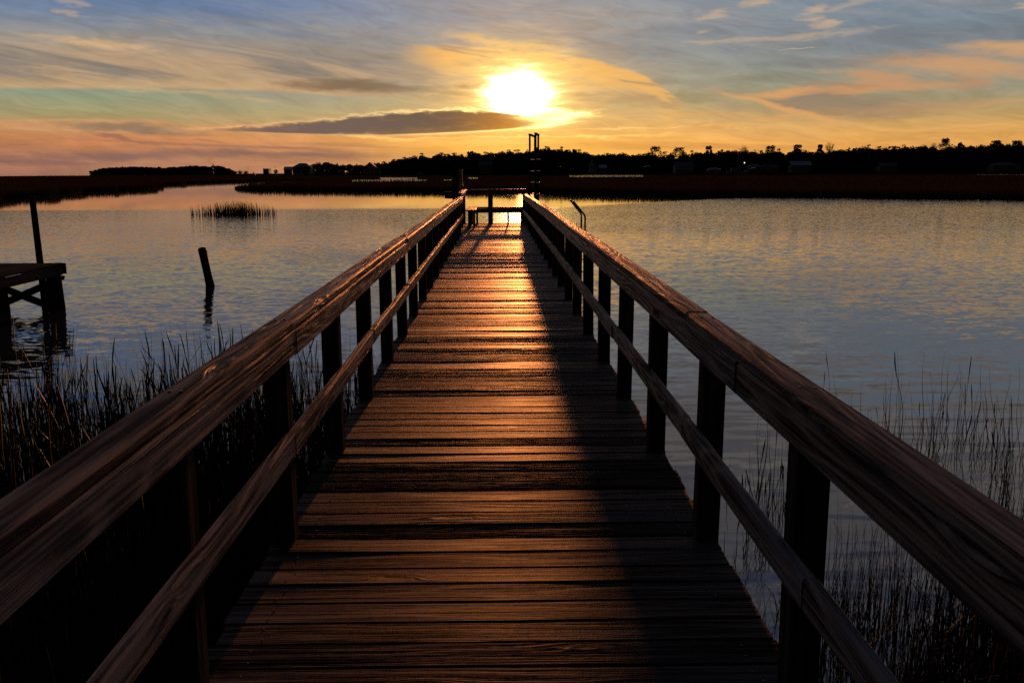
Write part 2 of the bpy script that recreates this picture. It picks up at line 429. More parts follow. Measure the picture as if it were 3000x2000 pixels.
def plain(name, col, rough=0.6, spec=0.4, metallic=0.0, var=0.25, scale=3.0):
    m, q, out = new_mat(name)
    tcn = q.node('ShaderNodeTexCoord')
    n = q.noise(S(q, tcn.outputs['Object']), scale, 4, 0.6)
    c = q.mix(q.sstep(n, 0.3, 0.7), tuple(v * (1 - var) for v in col), tuple(min(1, v * (1 + var)) for v in col))
    principled(q, out, c, rough, spec, None, metallic)
    return m
M['steel'] = plain('galvanised_steel', (0.30, 0.29, 0.28), 0.32, 0.5, 0.9, 0.2, 14)
M['dark_metal'] = plain('dark_painted_metal', (0.035, 0.034, 0.034), 0.4, 0.5, 0.3, 0.3, 8)
M['grey_box'] = plain('grey_plastic', (0.16, 0.16, 0.18), 0.5, 0.4, 0, 0.15, 8)
M['white_paint'] = plain('white_paint', (0.26, 0.26, 0.26), 0.5, 0.4, 0, 0.08, 0.7)
M['grey_siding'] = plain('grey_siding', (0.09, 0.095, 0.10), 0.6, 0.4, 0, 0.1, 0.7)
M['tan_siding'] = plain('tan_siding', (0.11, 0.095, 0.08), 0.6, 0.4, 0, 0.1, 0.7)
M['red_brick'] = plain('red_brick', (0.20, 0.075, 0.05), 0.8, 0.3, 0, 0.2, 2)
M['shingle'] = plain('dark_shingle', (0.07, 0.07, 0.075), 0.75, 0.3, 0, 0.25, 2)
M['metal_roof'] = plain('pale_metal_roof', (0.17, 0.18, 0.19), 0.5, 0.5, 0.2, 0.1, 1)
M['window_glass'] = plain('window_glass', (0.02, 0.025, 0.03), 0.08, 0.5, 0, 0.1, 2)
M['flag'] = plain('flag_cloth', (0.20, 0.06, 0.07), 0.8, 0.2, 0, 0.3, 1)
M['bark'] = plain('tree_bark', (0.06, 0.045, 0.035), 0.9, 0.2, 0, 0.3, 2)
M['twig'] = plain('bare_twigs', (0.13, 0.085, 0.06), 0.9, 0.2, 0, 0.3, 2)

def leafy(name, c0, c1, scale, trans=0.25, rough=0.7, spec=0.15, shade_normal=False):
    m, q, out = new_mat(name)
    ge = q.node('ShaderNodeNewGeometry')
    n = q.noise(S(q, ge.outputs['Position']), scale, 4, 0.65)
    rnd = S(q, ge.outputs['Random Per Island'])
    c = q.mix(q.sstep(n * 0.6 + rnd * 0.4, 0.25, 0.75), c0, c1)
    b = q.node('ShaderNodeBsdfPrincipled')
    if shade_normal: q.put(b.inputs['Normal'], q.vec(0.0, -0.27, 0.963))   # shading normal tipped from the sun, so the blades' faces stay shaded
    q.put(b.inputs['Base Color'], c)
    b.inputs['Roughness'].default_value = rough
    b.inputs['Specular IOR Level'].default_value = spec
    t = q.node('ShaderNodeBsdfTranslucent')
    q.put(t.inputs[0], c)
    if shade_normal: q.put(t.inputs['Normal'], q.vec(0.0, -0.27, 0.963))
    mx = q.node('ShaderNodeMixShader')
    mx.inputs[0].default_value = trans
    q.nt.links.new(b.outputs[0], mx.inputs[1])
    q.nt.links.new(t.outputs[0], mx.inputs[2])
    q.nt.links.new(mx.outputs[0], out.inputs[0])
    return m
M['foliage'] = leafy('evergreen_foliage', (0.016, 0.018, 0.009), (0.045, 0.043, 0.020), 0.08, 0.03, 0.8, 0.05)
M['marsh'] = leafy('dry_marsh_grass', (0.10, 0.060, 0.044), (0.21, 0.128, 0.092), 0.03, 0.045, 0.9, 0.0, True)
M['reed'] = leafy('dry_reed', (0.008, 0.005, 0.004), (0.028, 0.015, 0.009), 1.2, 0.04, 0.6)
M['palm'] = leafy('palm_frond', (0.02, 0.024, 0.012), (0.05, 0.055, 0.022), 0.5, 0.05)

m, q, out = new_mat('dark_mud')
ge = q.node('ShaderNodeNewGeometry')
P = S(q, ge.outputs['Position'])
n = q.noise(P, 1.4, 5, 0.6)
principled(q, out, q.mix(n, (0.004, 0.004, 0.004), (0.012, 0.009, 0.008)), 0.9, 0.03, bump(q, n, 0.015))
M['mud'] = m
m, q, out = new_mat('marsh_soil')
ge = q.node('ShaderNodeNewGeometry')
n = q.noise(S(q, ge.outputs['Position']), 0.05, 5, 0.6)
df = q.node('ShaderNodeBsdfDiffuse')
q.put(df.inputs[0], q.mix(n, (0.012, 0.008, 0.006), (0.034, 0.020, 0.014)))
q.nt.links.new(df.outputs[0], out.inputs[0])
M['soil'] = m

# water: a dark body under a mirror whose facets tilt with the ripples; calm beyond a breeze line
m, q, out = new_mat('creek_water')
ge = q.node('ShaderNodeNewGeometry')
px_, py_, _ = q.sep(S(q, ge.outputs['Position']))
nbig = q.noise(q.vec(px_ * 0.012, py_ * 0.03, 0.0), 1.0, 3, 0.5)
line = py_ + (nbig - 0.5) * 9.0 - q.sstep(px_, 0.0, 30.0) * 26.0
breeze = q.sstep(line, 62.5, 66.0, 1.0, 0.0).max(q.sstep(py_, 228.0, 238.0) * q.sstep(px_, -60.0, -48.0))
near = q.sstep(py_, 5.0, 26.0)
patch = q.sstep(q.noise(q.vec(px_ * 0.05, py_ * 0.16, 4.0), 1.0, 3, 0.55), 0.32, 0.66, 0.82, 1.06)
def slopes(sx, sy, z, detail, rough):
    n_ = q.noise(q.vec(px_ * sx, py_ * sy, z), 1.0, detail, rough, 0.0, True)
    a_, b_, _ = q.sep(n_)
    return a_ - 0.5, b_ - 0.5
ax, ay = slopes(2.3, 5.2, 1.0, 2, 0.5)       # ripples a hand's breadth to half a metre apart
bx_, by_ = slopes(7.0, 17.0, 7.0, 1, 0.5)   # the finest ripples
cx_, cy_ = slopes(0.30, 1.3, 3.0, 1, 0.5)    # slow undulation
ex_, ey_ = slopes(0.9, 6.0, 9.0, 1, 0.5)      # soft folds close by
fold = q.sstep(py_, 7.0, 15.0, 1.0, 0.0)
amp_a = (breeze * 0.9 + 0.02) * patch * q.sstep(py_, 22.0, 55.0, 1.0, 0.4) * q.sstep(near, 0.0, 1.0, 0.75, 1.0)
amp_b = (breeze * 0.9 + 0.015) * patch * q.sstep(near, 0.0, 1.0, 0.40, 1.0)
amp_c = breeze * 0.5 + 0.03
sx_ = ax * amp_a * 0.12 + bx_ * amp_b * 0.13 + cx_ * amp_c * 0.06
sy_ = ay * amp_a * 0.25 + by_ * amp_b * 0.36 + cy_ * amp_c * 0.03 + ey_ * fold * 0.34
sy_ = sy_.max(-0.022)                      # at this low angle the backs of the ripples stay hidden
nv = q.node('ShaderNodeVectorMath', operation='NORMALIZE')
q.put(nv.inputs[0], q.vec(-sx_, -sy_, 1.0))
N_ = S(q, nv.outputs[0])
fr = q.node('ShaderNodeFresnel')
fr.inputs[0].default_value = 2.05
q.put(fr.inputs[1], N_)
dif = q.node('ShaderNodeBsdfDiffuse')
dif.inputs[0].default_value = (0.020, 0.022, 0.026, 1)
gl = q.node('ShaderNodeBsdfGlossy')
gl.inputs['Color'].default_value = (0.97, 0.97, 0.97, 1)
gl.inputs['Roughness'].default_value = 0.035
q.put(gl.inputs['Normal'], N_)
mx = q.node('ShaderNodeMixShader')
q.put(mx.inputs[0], S(q, fr.outputs[0]))
q.nt.links.new(dif.outputs[0], mx.inputs[1])
q.nt.links.new(gl.outputs[0], mx.inputs[2])
q.nt.links.new(mx.outputs[0], out.inputs[0])
M['water'] = m

# ------------------------------------------------------------------ mesh building
def tag(o, label=None, cat=None, group=None, kind=None):
    if label: o['label'] = label
    if cat: o['category'] = cat
    if group: o['group'] = group
    if kind: o['kind'] = kind
    return o
def empty(name, loc, label=None, cat=None, group=None):
    o = bpy.data.objects.new(name, None)
    o.empty_display_size = 0.2
    o.location = loc
    C.objects.link(o)
    return tag(o, label, cat, group)

class MB:
    def __init__(self):
        self.v, self.f, self.uv, self.tone = [], [], [], []
    def face(self, idx, uvs, tone):
        self.f.append(idx); self.uv.append(uvs); self.tone.append(tone)
    def plank(self, p0, p1, w, t, side=None, tone=None, seg=1, cham=0.005, warp=0.0, u0=None, twist=0.0):
        """a board from p0 to p1 (its centre line), w across along side, t thick, corners chamfered"""
        p0, p1 = Vector(p0), Vector(p1)
        d = (p1 - p0); L = d.length; d.normalize()
        if side is None:
            side = d.cross(Vector((0, 0, 1)))
            if side.length < 0.1: side = Vector((1, 0, 0))
        s = Vector(side); s = (s - d * s.dot(d)).normalized()
        n = s.cross(d).normalized()
        if tone is None: tone = random.random()
        if u0 is None: u0 = random.uniform(0, 40)
        c = min(cham, w * 0.3, t * 0.3)
        prof = [(-w / 2 + c, t / 2), (w / 2 - c, t / 2), (w / 2, t / 2 - c), (w / 2, -t / 2 + c), (w / 2 - c, -t / 2), (-w / 2 + c, -t / 2), (-w / 2, -t / 2 + c), (-w / 2, t / 2 - c)]
        per = [0.0]
        for i in range(8):
            a, b = prof[i], prof[(i + 1) % 8]
            per.append(per[-1] + math.hypot(a[0] - b[0], a[1] - b[1]))
        base = len(self.v)
        ph = [random.uniform(0, 6.28) for _ in range(4)]
        for k in range(seg + 1):
            x = k / seg
            off = Vector((0, 0, 0))
            if warp:
                off = n * warp * (math.sin(x * 4.1 + ph[0]) + 0.6 * math.sin(x * 9.3 + ph[1])) + s * warp * 0.8 * (math.sin(x * 3.7 + ph[2]) + 0.5 * math.sin(x * 8 + ph[3]))
            tw = twist * (x - 0.5)
            for (a, b) in prof:
                a2, b2 = a * math.cos(tw) - b * math.sin(tw), a * math.sin(tw) + b * math.cos(tw)
                self.v.append(tuple(p0 + d * (L * x) + off + s * a2 + n * b2))
        for k in range(seg):
            for i in range(8):
                j = (i + 1) % 8
                a, b = base + k * 8 + i, base + k * 8 + j
                e, f = base + (k + 1) * 8 + i, base + (k + 1) * 8 + j
                ua, ub = u0 + L * k / seg, u0 + L * (k + 1) / seg
                self.face((a, e, f, b), ((ua, per[i]), (ub, per[i]), (ub, per[i + 1]), (ua, per[i + 1])), tone)
        for k, rev in ((0, False), (seg, True)):
            idx = [base + k * 8 + i for i in range(8)]
            uvs = [(u0 + prof[i][1] * 0.3, prof[i][0]) for i in range(8)]
            if rev: idx, uvs = idx[::-1], uvs[::-1]
            self.face(tuple(idx), tuple(uvs), tone)
        return self
    def tube(self, pts, r, n=10, tone=None, caps=True):
        """a round bar through points; r one radius or one per point"""
        pts = [Vector(p) for p in pts]
        rr = r if isinstance(r, (list, tuple)) else [r] * len(pts)
        if tone is None: tone = random.random()
        base = len(self.v); u = random.uniform(0, 40); us = []
        prev = None
        for i, p in enumerate(pts):
            a = pts[max(0, i - 1)]; b = pts[min(len(pts) - 1, i + 1)]
            d = (b - a).normalized()
            if prev is None:
                x = d.cross(Vector((0.3, 1, 0.05)));
                if x.length < 0.1: x = d.cross(Vector((1, 0, 0)))
            else: x = prev - d * prev.dot(d)
            x.normalize(); prev = x
            y = d.cross(x)
            if i: u += (p - pts[i - 1]).length
            us.append(u)
            for k in range(n):
                t = 2 * math.pi * k / n
                self.v.append(tuple(p + (x * math.cos(t) + y * math.sin(t)) * rr[i]))
        for i in range(len(pts) - 1):
            for k in range(n):
                j = (k + 1) % n
                va, vb = 2 * math.pi * k / n * rr[i], 2 * math.pi * (k + 1) / n * rr[i]
                self.face((base + i * n + k, base + i * n + j, base + (i + 1) * n + j, base + (i + 1) * n + k), ((us[i], va), (us[i], vb), (us[i + 1], vb), (us[i + 1], va)), tone)
        if caps:
            for i, rev in ((0, True), (len(pts) - 1, False)):
                idx = [base + i * n + k for k in range(n)]
                if rev: idx = idx[::-1]
                self.face(tuple(idx), tuple((us[i], 0.02 * k) for k in range(n)), tone)
        return self
    def box(self, c, s, rz=0.0, tone=None, cham=0.0):
        c = Vector(c)
        dx_ = Vector((math.cos(rz), math.sin(rz), 0))
        return self.plank(c - dx_ * s[0] / 2, c + dx_ * s[0] / 2, s[1], s[2], Vector((-math.sin(rz), math.cos(rz), 0)), tone, 1, cham if cham else min(s) * 0.04)
    def poly(self, pts, tone=0.5):
        base = len(self.v)
        self.v += [tuple(p) for p in pts]
        self.face(tuple(range(base, base + len(pts))), tuple((p[0], p[2]) for p in pts), tone)
        return self
    def build(self, name, mat, parent=None, loc=None, smooth=False, local=False):
        me = bpy.data.meshes.new(name)
        org = Vector(loc) if loc is not None else Vector((0, 0, 0))
        par = parent
        pl = Vector((0, 0, 0))
        while par is not None:
            pl += par.location; par = par.parent
        sub = Vector((0, 0, 0)) if local else (org if loc is not None else pl)
        me.from_pydata([tuple(Vector(p) - sub) for p in self.v], [], self.f)
        uvl = me.uv_layers.new(name='UVMap')
        uvl.data.foreach_set('uv', [x for fu in self.uv for p in fu for x in p])
        at = me.attributes.new('tone', 'FLOAT', 'FACE')
        at.data.foreach_set('value', self.tone)
        me.materials.append(M[mat] if isinstance(mat, str) else mat)
        if smooth: me.polygons.foreach_set('use_smooth', [True] * len(me.polygons))
        o = bpy.data.objects.new(name, me)
        C.objects.link(o)
        if loc is not None: o.location = org - pl
        if parent is not None: o.parent = parent
        return o

def np_mesh(name, verts, nper, mat, smooth=False):
    """many small faces of nper corners each, verts is (n*nper, 3)"""
    n = len(verts) // nper
    me = bpy.data.meshes.new(name)
    me.vertices.add(len(verts))
    me.vertices.foreach_set('co', np.asarray(verts, dtype=np.float32).ravel())
    me.loops.add(n * nper)
    me.loops.foreach_set('vertex_index', np.arange(n * nper, dtype=np.int32))
    me.polygons.add(n)
    me.polygons.foreach_set('loop_start', np.arange(0, n * nper, nper, dtype=np.int32))
    me.polygons.foreach_set('loop_total', np.full(n, nper, dtype=np.int32))
    me.update(calc_edges=True)
    me.materials.append(M[mat] if isinstance(mat, str) else mat)
    o = bpy.data.objects.new(name, me)
    C.objects.link(o)
    return o

def flat_poly(name, pts, z, mat, skirt=0.0):
    pts = [Vector((p[0], p[1], z)) for p in pts]
    tris = tessellate_polygon([pts])
    v = [tuple(p) for p in pts]; f = []
    for t in tris:
        a, b, c = (pts[i] for i in t)
        f.append(tuple(t) if (b - a).cross(c - a).z > 0 else tuple(reversed(t)))
    if skirt:
        n = len(pts)
        v += [(p.x, p.y, z - skirt) for p in pts]
        for i in range(n):
            j = (i + 1) % n
            f.append((i, j, n + j, n + i))
    me = bpy.data.meshes.new(name)
    me.from_pydata(v, [], f)
    me.materials.append(M[mat])
    o = bpy.data.objects.new(name, me)
    C.objects.link(o)
    return o

def in_poly(x, y, poly):
    inside = np.zeros(len(x), bool)
    n = len(poly)
    for i in range(n):
        x0, y0 = poly[i][0], poly[i][1]; x1, y1 = poly[(i + 1) % n][0], poly[(i + 1) % n][1]
        c = ((y0 > y) != (y1 > y))
        inside ^= c & (x < (x1 - x0) * (y - y0) / (y1 - y0 + 1e-12) + x0)
    return inside

# ------------------------------------------------------------------ water, marsh, banks
B = 9000
w_ = bpy.data.meshes.new('water')
w_.from_pydata([(-B, -400, 0), (B, -400, 0), (B, B * 1.6, 0), (-B, B * 1.6, 0)], [], [(0, 1, 2, 3)])
w_.materials.append(M['water'])
wo_ = bpy.data.objects.new('water', w_)
C.objects.link(wo_)
tag(wo_, kind='structure')

front_left = [(-700, 628), (-300, 606), (0, 584), (130, 577), (230, 566), (330, 560.5), (410, 556.5), (452, 550), (470, 542.5), (600, 536.5), (760, 532), (860, 529.5), (930, 528)]
back_isl = [(866, 534), (800, 541), (740, 547), (686, 552.5)]
front_isl = [(700, 555), (760, 557), (900, 558.5), (1100, 560), (1300, 561.5), (1450, 563), (1600, 566), (1700, 569), (1900, 573), (2200, 577), (2600, 581), (3000, 586), (3500, 596)]
shore = [at_z(*p) for p in front_left + back_isl + front_isl]
def wiggle(pts, step_frac=0.03, amp=0.012):
    o_ = []
    for a, b in zip(pts[:-1], pts[1:]):
        L = (b - a).length; dist = a.length
        k = max(1, int(L / (dist * step_frac)))
        for i in range(k):
            p = a.lerp(b, i / k)
            nrm = Vector((-(b - a).y, (b - a).x, 0)).normalized()
            o_.append(p + nrm * random.uniform(-1, 1) * dist * amp * (0.3 if i == 0 else 1))
    o_.append(pts[-1])
    return o_
shore = wiggle(shore)
marsh_poly = [Vector((-420, 60, 0))] + shore + [Vector((700, 120, 0)), Vector((1400, 900, 0)), Vector((900, 1150, 0)), Vector((-120, 1150, 0)), Vector((-420, 900, 0)), Vector((-560, 500, 0)), Vector((-640, 300, 0))]
gr = flat_poly('ground', marsh_poly, 0.10, 'soil', 0.4)
tag(gr, kind='structure')
# open pools among the grass far out
def pool(x0, x1, y0, y1):
    a, b = at_y(x0, 500, y0).x, at_y(x1, 500, y0).x
    c, d = at_y(x1, 500, y1).x, at_y(x0, 500, y1).x
    return [Vector((a, y0, 0)), Vector((b, y0, 0)), Vector((c, y1, 0)), Vector((d, y1, 0))]
pools = [pool(1668, 1885, 400, 690), pool(2862, 3300, 440, 600), pool(1112, 1222, 300, 420), pool(1030, 1250, 236, 296), pool(1372, 1400, 300, 400), pool(1300, 1345, 240, 300)]
for p in pools:
    o = flat_poly('water', p, 0.104, 'water')
    tag(o, kind='structure')

def blades(x, y, h, w, lean=0.18, z=0.05):
    n = len(x)
    ang = rng.uniform(0, math.pi, n)
    lx, ly = rng.normal(0, lean, n) * h, rng.normal(0, lean, n) * h
    cx2, sx2 = np.cos(ang) * w / 2, np.sin(ang) * w * 0.3
    v = np.zeros((n, 3, 3))
    v[:, 0] = np.stack([x - cx2, y - sx2, np.full(n, z)], 1)
    v[:, 1] = np.stack([x + cx2, y + sx2, np.full(n, z)], 1)
    v[:, 2] = np.stack([x + lx, y + ly, h + z], 1)
    return v.reshape(-1, 3)
vs = []
# along the shoreline: a dense fringe
sh = np.array([[p.x, p.y] for p in shore])
seg = np.linalg.norm(np.diff(sh, axis=0), axis=1)
mid_d = np.linalg.norm((sh[1:] + sh[:-1]) / 2, axis=1)
wgt = seg / mid_d
N1 = 90000
pick = rng.choice(len(seg), N1, p=wgt / wgt.sum())
tt = rng.random(N1)
bx = sh[pick] + (sh[pick + 1] - sh[pick]) * tt[:, None]
dist = np.linalg.norm(bx, axis=1)
back = rng.exponential(0.10, N1) * dist
dirv = bx / dist[:, None]
bx = bx + dirv * back[:, None] - dirv * 0.3 * rng.random(N1)[:, None]
hh = rng.uniform(0.55, 1.05, N1) * np.where(dist > 180, 0.9, 1.0)
tip = at_z(686, 552.5)
dtip = np.hypot(bx[:, 0] - tip.x, bx[:, 1] - tip.y)
hh *= 0.25 + 0.75 * np.clip((dtip - 1.0) / 14.0, 0, 1)
ok = in_poly(bx[:, 0], bx[:, 1], [(p.x, p.y) for p in marsh_poly]) | (back < 1.0)
for p in pools: ok &= ~in_poly(bx[:, 0], bx[:, 1], [(q_.x, q_.y) for q_ in p])
d2 = np.linalg.norm(bx, axis=1)
vs.append(blades(bx[ok, 0], bx[ok, 1], hh[ok], (0.0009 * d2[ok]).clip(0.06, 0.5)))
# over the flats
N2 = 120000
yy = 80 * np.exp(rng.random(N2) * math.log(1050 / 80))
xx = yy * rng.uniform(-0.85, 0.85, N2)
ok = in_poly(xx, yy, [(p.x, p.y) for p in marsh_poly])
for p in pools: ok &= ~in_poly(xx, yy, [(q_.x, q_.y) for q_ in p])
xx, yy = xx[ok], yy[ok]
hh = rng.uniform(0.35, 0.85, len(xx)) * np.where(yy > 330, 0.55, 1.0)
vs.append(blades(xx, yy, hh, (0.0016 * yy).clip(0.1, 1.4)))
mg = np_mesh('marsh_grass', np.concatenate(vs), 3, 'marsh')
tag(mg, 'dry brown marsh grass across the far side of the creek', 'grass', kind='stuff')

# ------------------------------------------------------------------ reeds
def stems(x, y, z0, h, r, lean, nseg=5, droop=0.25, kink=0.06, heads=0.0):
    """thin three-sided stems that bow towards their tips"""
    n = len(x)
    ang = rng.uniform(0, 2 * math.pi, n)
    l = np.abs(rng.normal(0, lean, n))
    dxy = np.stack([np.cos(ang), np.sin(ang)], 1) * l[:, None]
    rings = []
    wob_ = rng.normal(0, kink, (n, 2))
    hd = rng.random(n) < heads
    for k in range(nseg + 1):
        t = k / nseg
        hz = h * (t - droop * l * t * t)
        off = dxy * (h * (0.45 * t + 0.55 * t * t))[:, None] + wob_ * (math.sin(t * 7.0) * 0.25 * h)[:, None] if False else dxy * (h * (0.45 * t + 0.55 * t * t))[:, None] + wob_ * (np.sin(t * 7.0 + ang) * 0.12 * h)[:, None]
        rad = r * (1 - 0.85 * t)
        if heads and t > 0.7: rad = np.where(hd, r * max(0.15, 1.5 - abs(t - 0.86) * 6.0), rad)
        ring = np.zeros((n, 3, 3))
        for j in range(3):
            a = ang + j * 2.094
            ring[:, j, 0] = x + off[:, 0] + np.cos(a) * rad
            ring[:, j, 1] = y + off[:, 1] + np.sin(a) * rad
            ring[:, j, 2] = z0 + hz
        rings.append(ring)
    out_ = []
    for k in range(nseg):
        a, b = rings[k], rings[k + 1]
        for j in range(3):
            i2 = (j + 1) % 3
            out_.append(np.stack([a[:, j], a[:, i2], b[:, i2], b[:, j]], 1))
    return np.concatenate(out_, 0).reshape(-1, 3)

def clumped(n, x0, x1, y0, y1, nc, spread):
    cx3, cy3 = rng.uniform(x0, x1, nc), rng.uniform(y0, y1, nc)
    k = rng.integers(0, nc, n)
    return cx3[k] + rng.normal(0, spread, n), cy3[k] + rng.normal(0, spread, n)

def bank_z(x, y):
    """height of the mud beside the pier"""
    sx4 = min(1.0, max(0.0, (x + 1.2) / 2.4))
    y0 = 7.6 * (1 - sx4) + (3.3 + 1.7 * min(1.0, max(0.0, (x - 1.8) / 1.2))) * sx4
    return min(0.13, (y0 - y) * (0.07 * (1 - sx4) + 0.12 * sx4)) + 0.03 * math.sin(x * 2.1 + y) + 0.02 * math.sin(x * 5.3 - y * 3.1)
# left bed: thick towards the bank, thinning into the creek
zf = np.vectorize(bank_z)
def rooted(x, y): return np.maximum(zf(x, y), 0.0) - 0.05
x, y = clumped(13000, -7.6, -1.25, 1.2, 8.3, 800, 0.10)
ok = (x < -1.12) & (y < 8.6 - 0.5 * np.abs(np.sin(x * 1.7)))
x, y = x[ok], y[ok]
q1 = stems(x, y, rooted(x, y), rng.uniform(0.45, 0.95, len(x)), rng.uniform(0.0035, 0.0065, len(x)), 0.13, 8, 0.25, 0.07, 0.3)
x, y = clumped(1500, -6.6, -1.3, 4.8, 9.4, 75, 0.11)
ok = (x < -1.12)
x, y = x[ok], y[ok]
q2 = stems(x, y, rooted(x, y), rng.uniform(0.6, 1.18, len(x)), rng.uniform(0.003, 0.0058, len(x)), 0.17, 8, 0.3, 0.08, 0.4)
x, y = clumped(200, -2.6, -1.3, 8.5, 10.5, 16, 0.10)
ok = x < -1.12
q3 = stems(x[ok], y[ok], -0.05, rng.uniform(0.5, 0.95, ok.sum()), 0.0035, 0.14)
x, y = clumped(1800, -6.5, -1.3, 1.2, 7.6, 300, 0.15)
ok = x < -1.12
q4 = stems(x[ok], y[ok], rooted(x[ok], y[ok]), rng.uniform(0.3, 0.7, ok.sum()), 0.004, 0.55, 5, 0.5, 0.2)
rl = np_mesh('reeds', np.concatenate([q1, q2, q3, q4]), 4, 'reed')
tag(rl, 'thick bed of dry brown reeds left of the pier', 'reeds', kind='stuff')

# right side: loose clumps standing in open water, thicker close to the pier
spots = [(2460, 1240, 10, .85), (2570, 1270, 12, .7), (2620, 1290, 14, .8), (2682, 1297, 22, 1.0), (2735, 1330, 12, .7), (2790, 1290, 26, .85), (2830, 1280, 22, .8), (2880, 1310, 12, .65), (2940, 1320, 20, .9),
         (2990, 1350, 16, .85), (2780, 1400, 18, .7), (2960, 1450, 34, .95), (3040, 1400, 20, 1.0), (2240, 1500, 26, .95), (2290, 1540, 22, .8), (2225, 1590, 18, .7), (2310, 1600, 14, .6), (2180, 1640, 12, .5)]
vs = []
for (sx3, sy3, n3, h3) in spots:
    p = at_z(sx3, sy3)
    n3 = max(4, int(n3 * 0.5))
    x = p.x + rng.normal(0, 0.11, n3); y = p.y + rng.normal(0, 0.20, n3)
    vs.append(stems(x, y, -0.05, rng.uniform(0.35, 1.0, n3) * h3, rng.uniform(0.0028, 0.0055, n3), 0.11, 8, 0.2, 0.15, 0.3))
    n4 = max(2, n3 // 6)
    vs.append(stems(p.x + rng.normal(0, 0.2, n4), p.y + rng.normal(0, 0.2, n4), -0.05, rng.uniform(0.3, 0.6, n4) * h3, 0.003, 0.5, 6, 0.5, 0.3))
x, y = clumped(5500, 1.3, 5.2, 1.0, 5.8, 600, 0.12)
ok = (x > 1.12) & (y < 4.2 + 1.0 * np.clip(x - 1.6, 0, 1.4) + 0.4 * np.sin(x * 4.0))
x, y = x[ok], y[ok]
vs.append(stems(x, y, rooted(x, y), rng.uniform(0.35, 0.85, len(x)), rng.uniform(0.002, 0.0042, len(x)), 0.14, 6, 0.25, 0.12))
x, y = clumped(7000, 1.5, 5.6, 1.0, 5.3, 500, 0.14)
ok = (x > 1.12) & (y < 3.3 + 1.7 * np.clip((x - 1.5) / 1.2, 0, 1))
x, y = x[ok], y[ok]
vs.append(stems(x, y, rooted(x, y), rng.uniform(0.2, 0.6, len(x)), rng.uniform(0.0025, 0.005, len(x)), 0.22, 6, 0.3, 0.15, 0.2))
x, y = clumped(900, 1.3, 5.0, 1.2, 5.0, 220, 0.15)
ok = x > 1.12
vs.append(stems(x[ok], y[ok], rooted(x[ok], y[ok]), rng.uniform(0.25, 0.6, ok.sum()), 0.0035, 0.6, 6, 0.6, 0.25))
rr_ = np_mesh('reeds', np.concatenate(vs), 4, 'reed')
tag(rr_, 'loose clumps of thin reeds standing in the water right of the pier', 'reeds', kind='stuff')

# the little island of reeds in the creek
cpos = at_z(690, 629)
n = 520
x = cpos.x + np.clip(rng.normal(0, 1.15, n), -2.5, 2.4); y = cpos.y + rng.normal(0, 0.5, n)
hh = rng.uniform(0.45, 1.0, n) * (1.0 - 0.32 * np.abs(x - cpos.x) / 2.4)
rc = np_mesh('reed_clump', stems(x - cpos.x, y - cpos.y, -0.05, hh, rng.uniform(0.012, 0.024, n), 0.12, 4), 4, 'reed')
rc.location = (cpos.x, cpos.y, 0)
tag(rc, 'small tuft of reeds alone in the creek, beyond the leaning piling', 'reed clump')

# dark mud banks under the reeds next to the pier
def bank(poly, hmax):
    pts = []
    x0, x1 = min(p[0] for p in poly), max(p[0] for p in poly)
    y0, y1 = min(p[1] for p in poly), max(p[1] for p in poly)
    nx, ny = 40, 40
    v, f = [], []
    for j in range(ny + 1):
        for i in range(nx + 1):
            x = x0 + (x1 - x0) * i / nx; y = y0 + (y1 - y0) * j / ny
            z = bank_z(x, y)
            v.append((x, y, z))
    for j in range(ny):
        for i in range(nx):
            a = j * (nx + 1) + i
            f.append((a, a + 1, a + nx + 2, a + nx + 1))
    me = bpy.data.meshes.new('bank')
    me.from_pydata(v, [], f)
    me.polygons.foreach_set('use_smooth', [True] * len(f))
    me.materials.append(M['mud'])
    o = bpy.data.objects.new('bank', me)
    C.objects.link(o)
    tag(o, kind='structure')
bank([(-14, -6), (14, 9.5)], 0.62)

# ------------------------------------------------------------------ the pier
XL, XR = -0.949, 0.926
pier = empty('pier', (0, 0, 0), 'long weathered wooden pier with plank deck and handrails leading over the creek', 'pier')
mb = MB()
yb = -1.6
END = 27.9
PITCHB = 0.1462
nail = MB()
while yb < END:
    wv = 0.139 + random.uniform(-0.003, 0.0015)
    z = DECK - 0.017 + random.uniform(-0.0025, 0.0025)
    tilt = random.gauss(0, 0.014)
    l, r_ = XL + random.uniform(-0.008, 0.012), XR + random.uniform(-0.012, 0.006)
    if yb > 22.9: l -= 0.11
    tone = random.random() ** 1.3
    skew = random.uniform(-0.003, 0.003)
    mb.plank((l, yb + 0.07 - skew, z), (r_, yb + 0.07 + skew, z), wv, 0.034, (0, 1, -tilt), tone, 10, 0.006, 0.0012, None, random.uniform(-0.01, 0.01))
    if yb < 9:
        for nx in (-0.80, 0.80):
            for o_ in (0.035, 0.103):
                c = Vector((nx + random.uniform(-0.012, 0.012), yb + o_ + random.uniform(-0.006, 0.006), z + 0.0165 + (o_ - 0.07) * -tilt))
                nail.tube([c, c + Vector((0, 0, 0.0016))], 0.0034, 7, 0.9)
    yb += PITCHB
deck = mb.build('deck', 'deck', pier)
for k in range(0, 6):
    for xn in (-0.895, -0.858, 0.832, 0.872):
        c = Vector((xn + random.uniform(-0.006, 0.006), 2.42 + 1.235 * k + random.uniform(-0.02, 0.02), DECK + 0.9445))
        nail.tube([c - Vector((0, 0, 0.008)), c + Vector((0, 0, 0.0025))], 0.0048, 8, 0.9)
nh = nail.build('nail_heads', 'dark_metal', pier)
nh['kind'] = 'stuff'

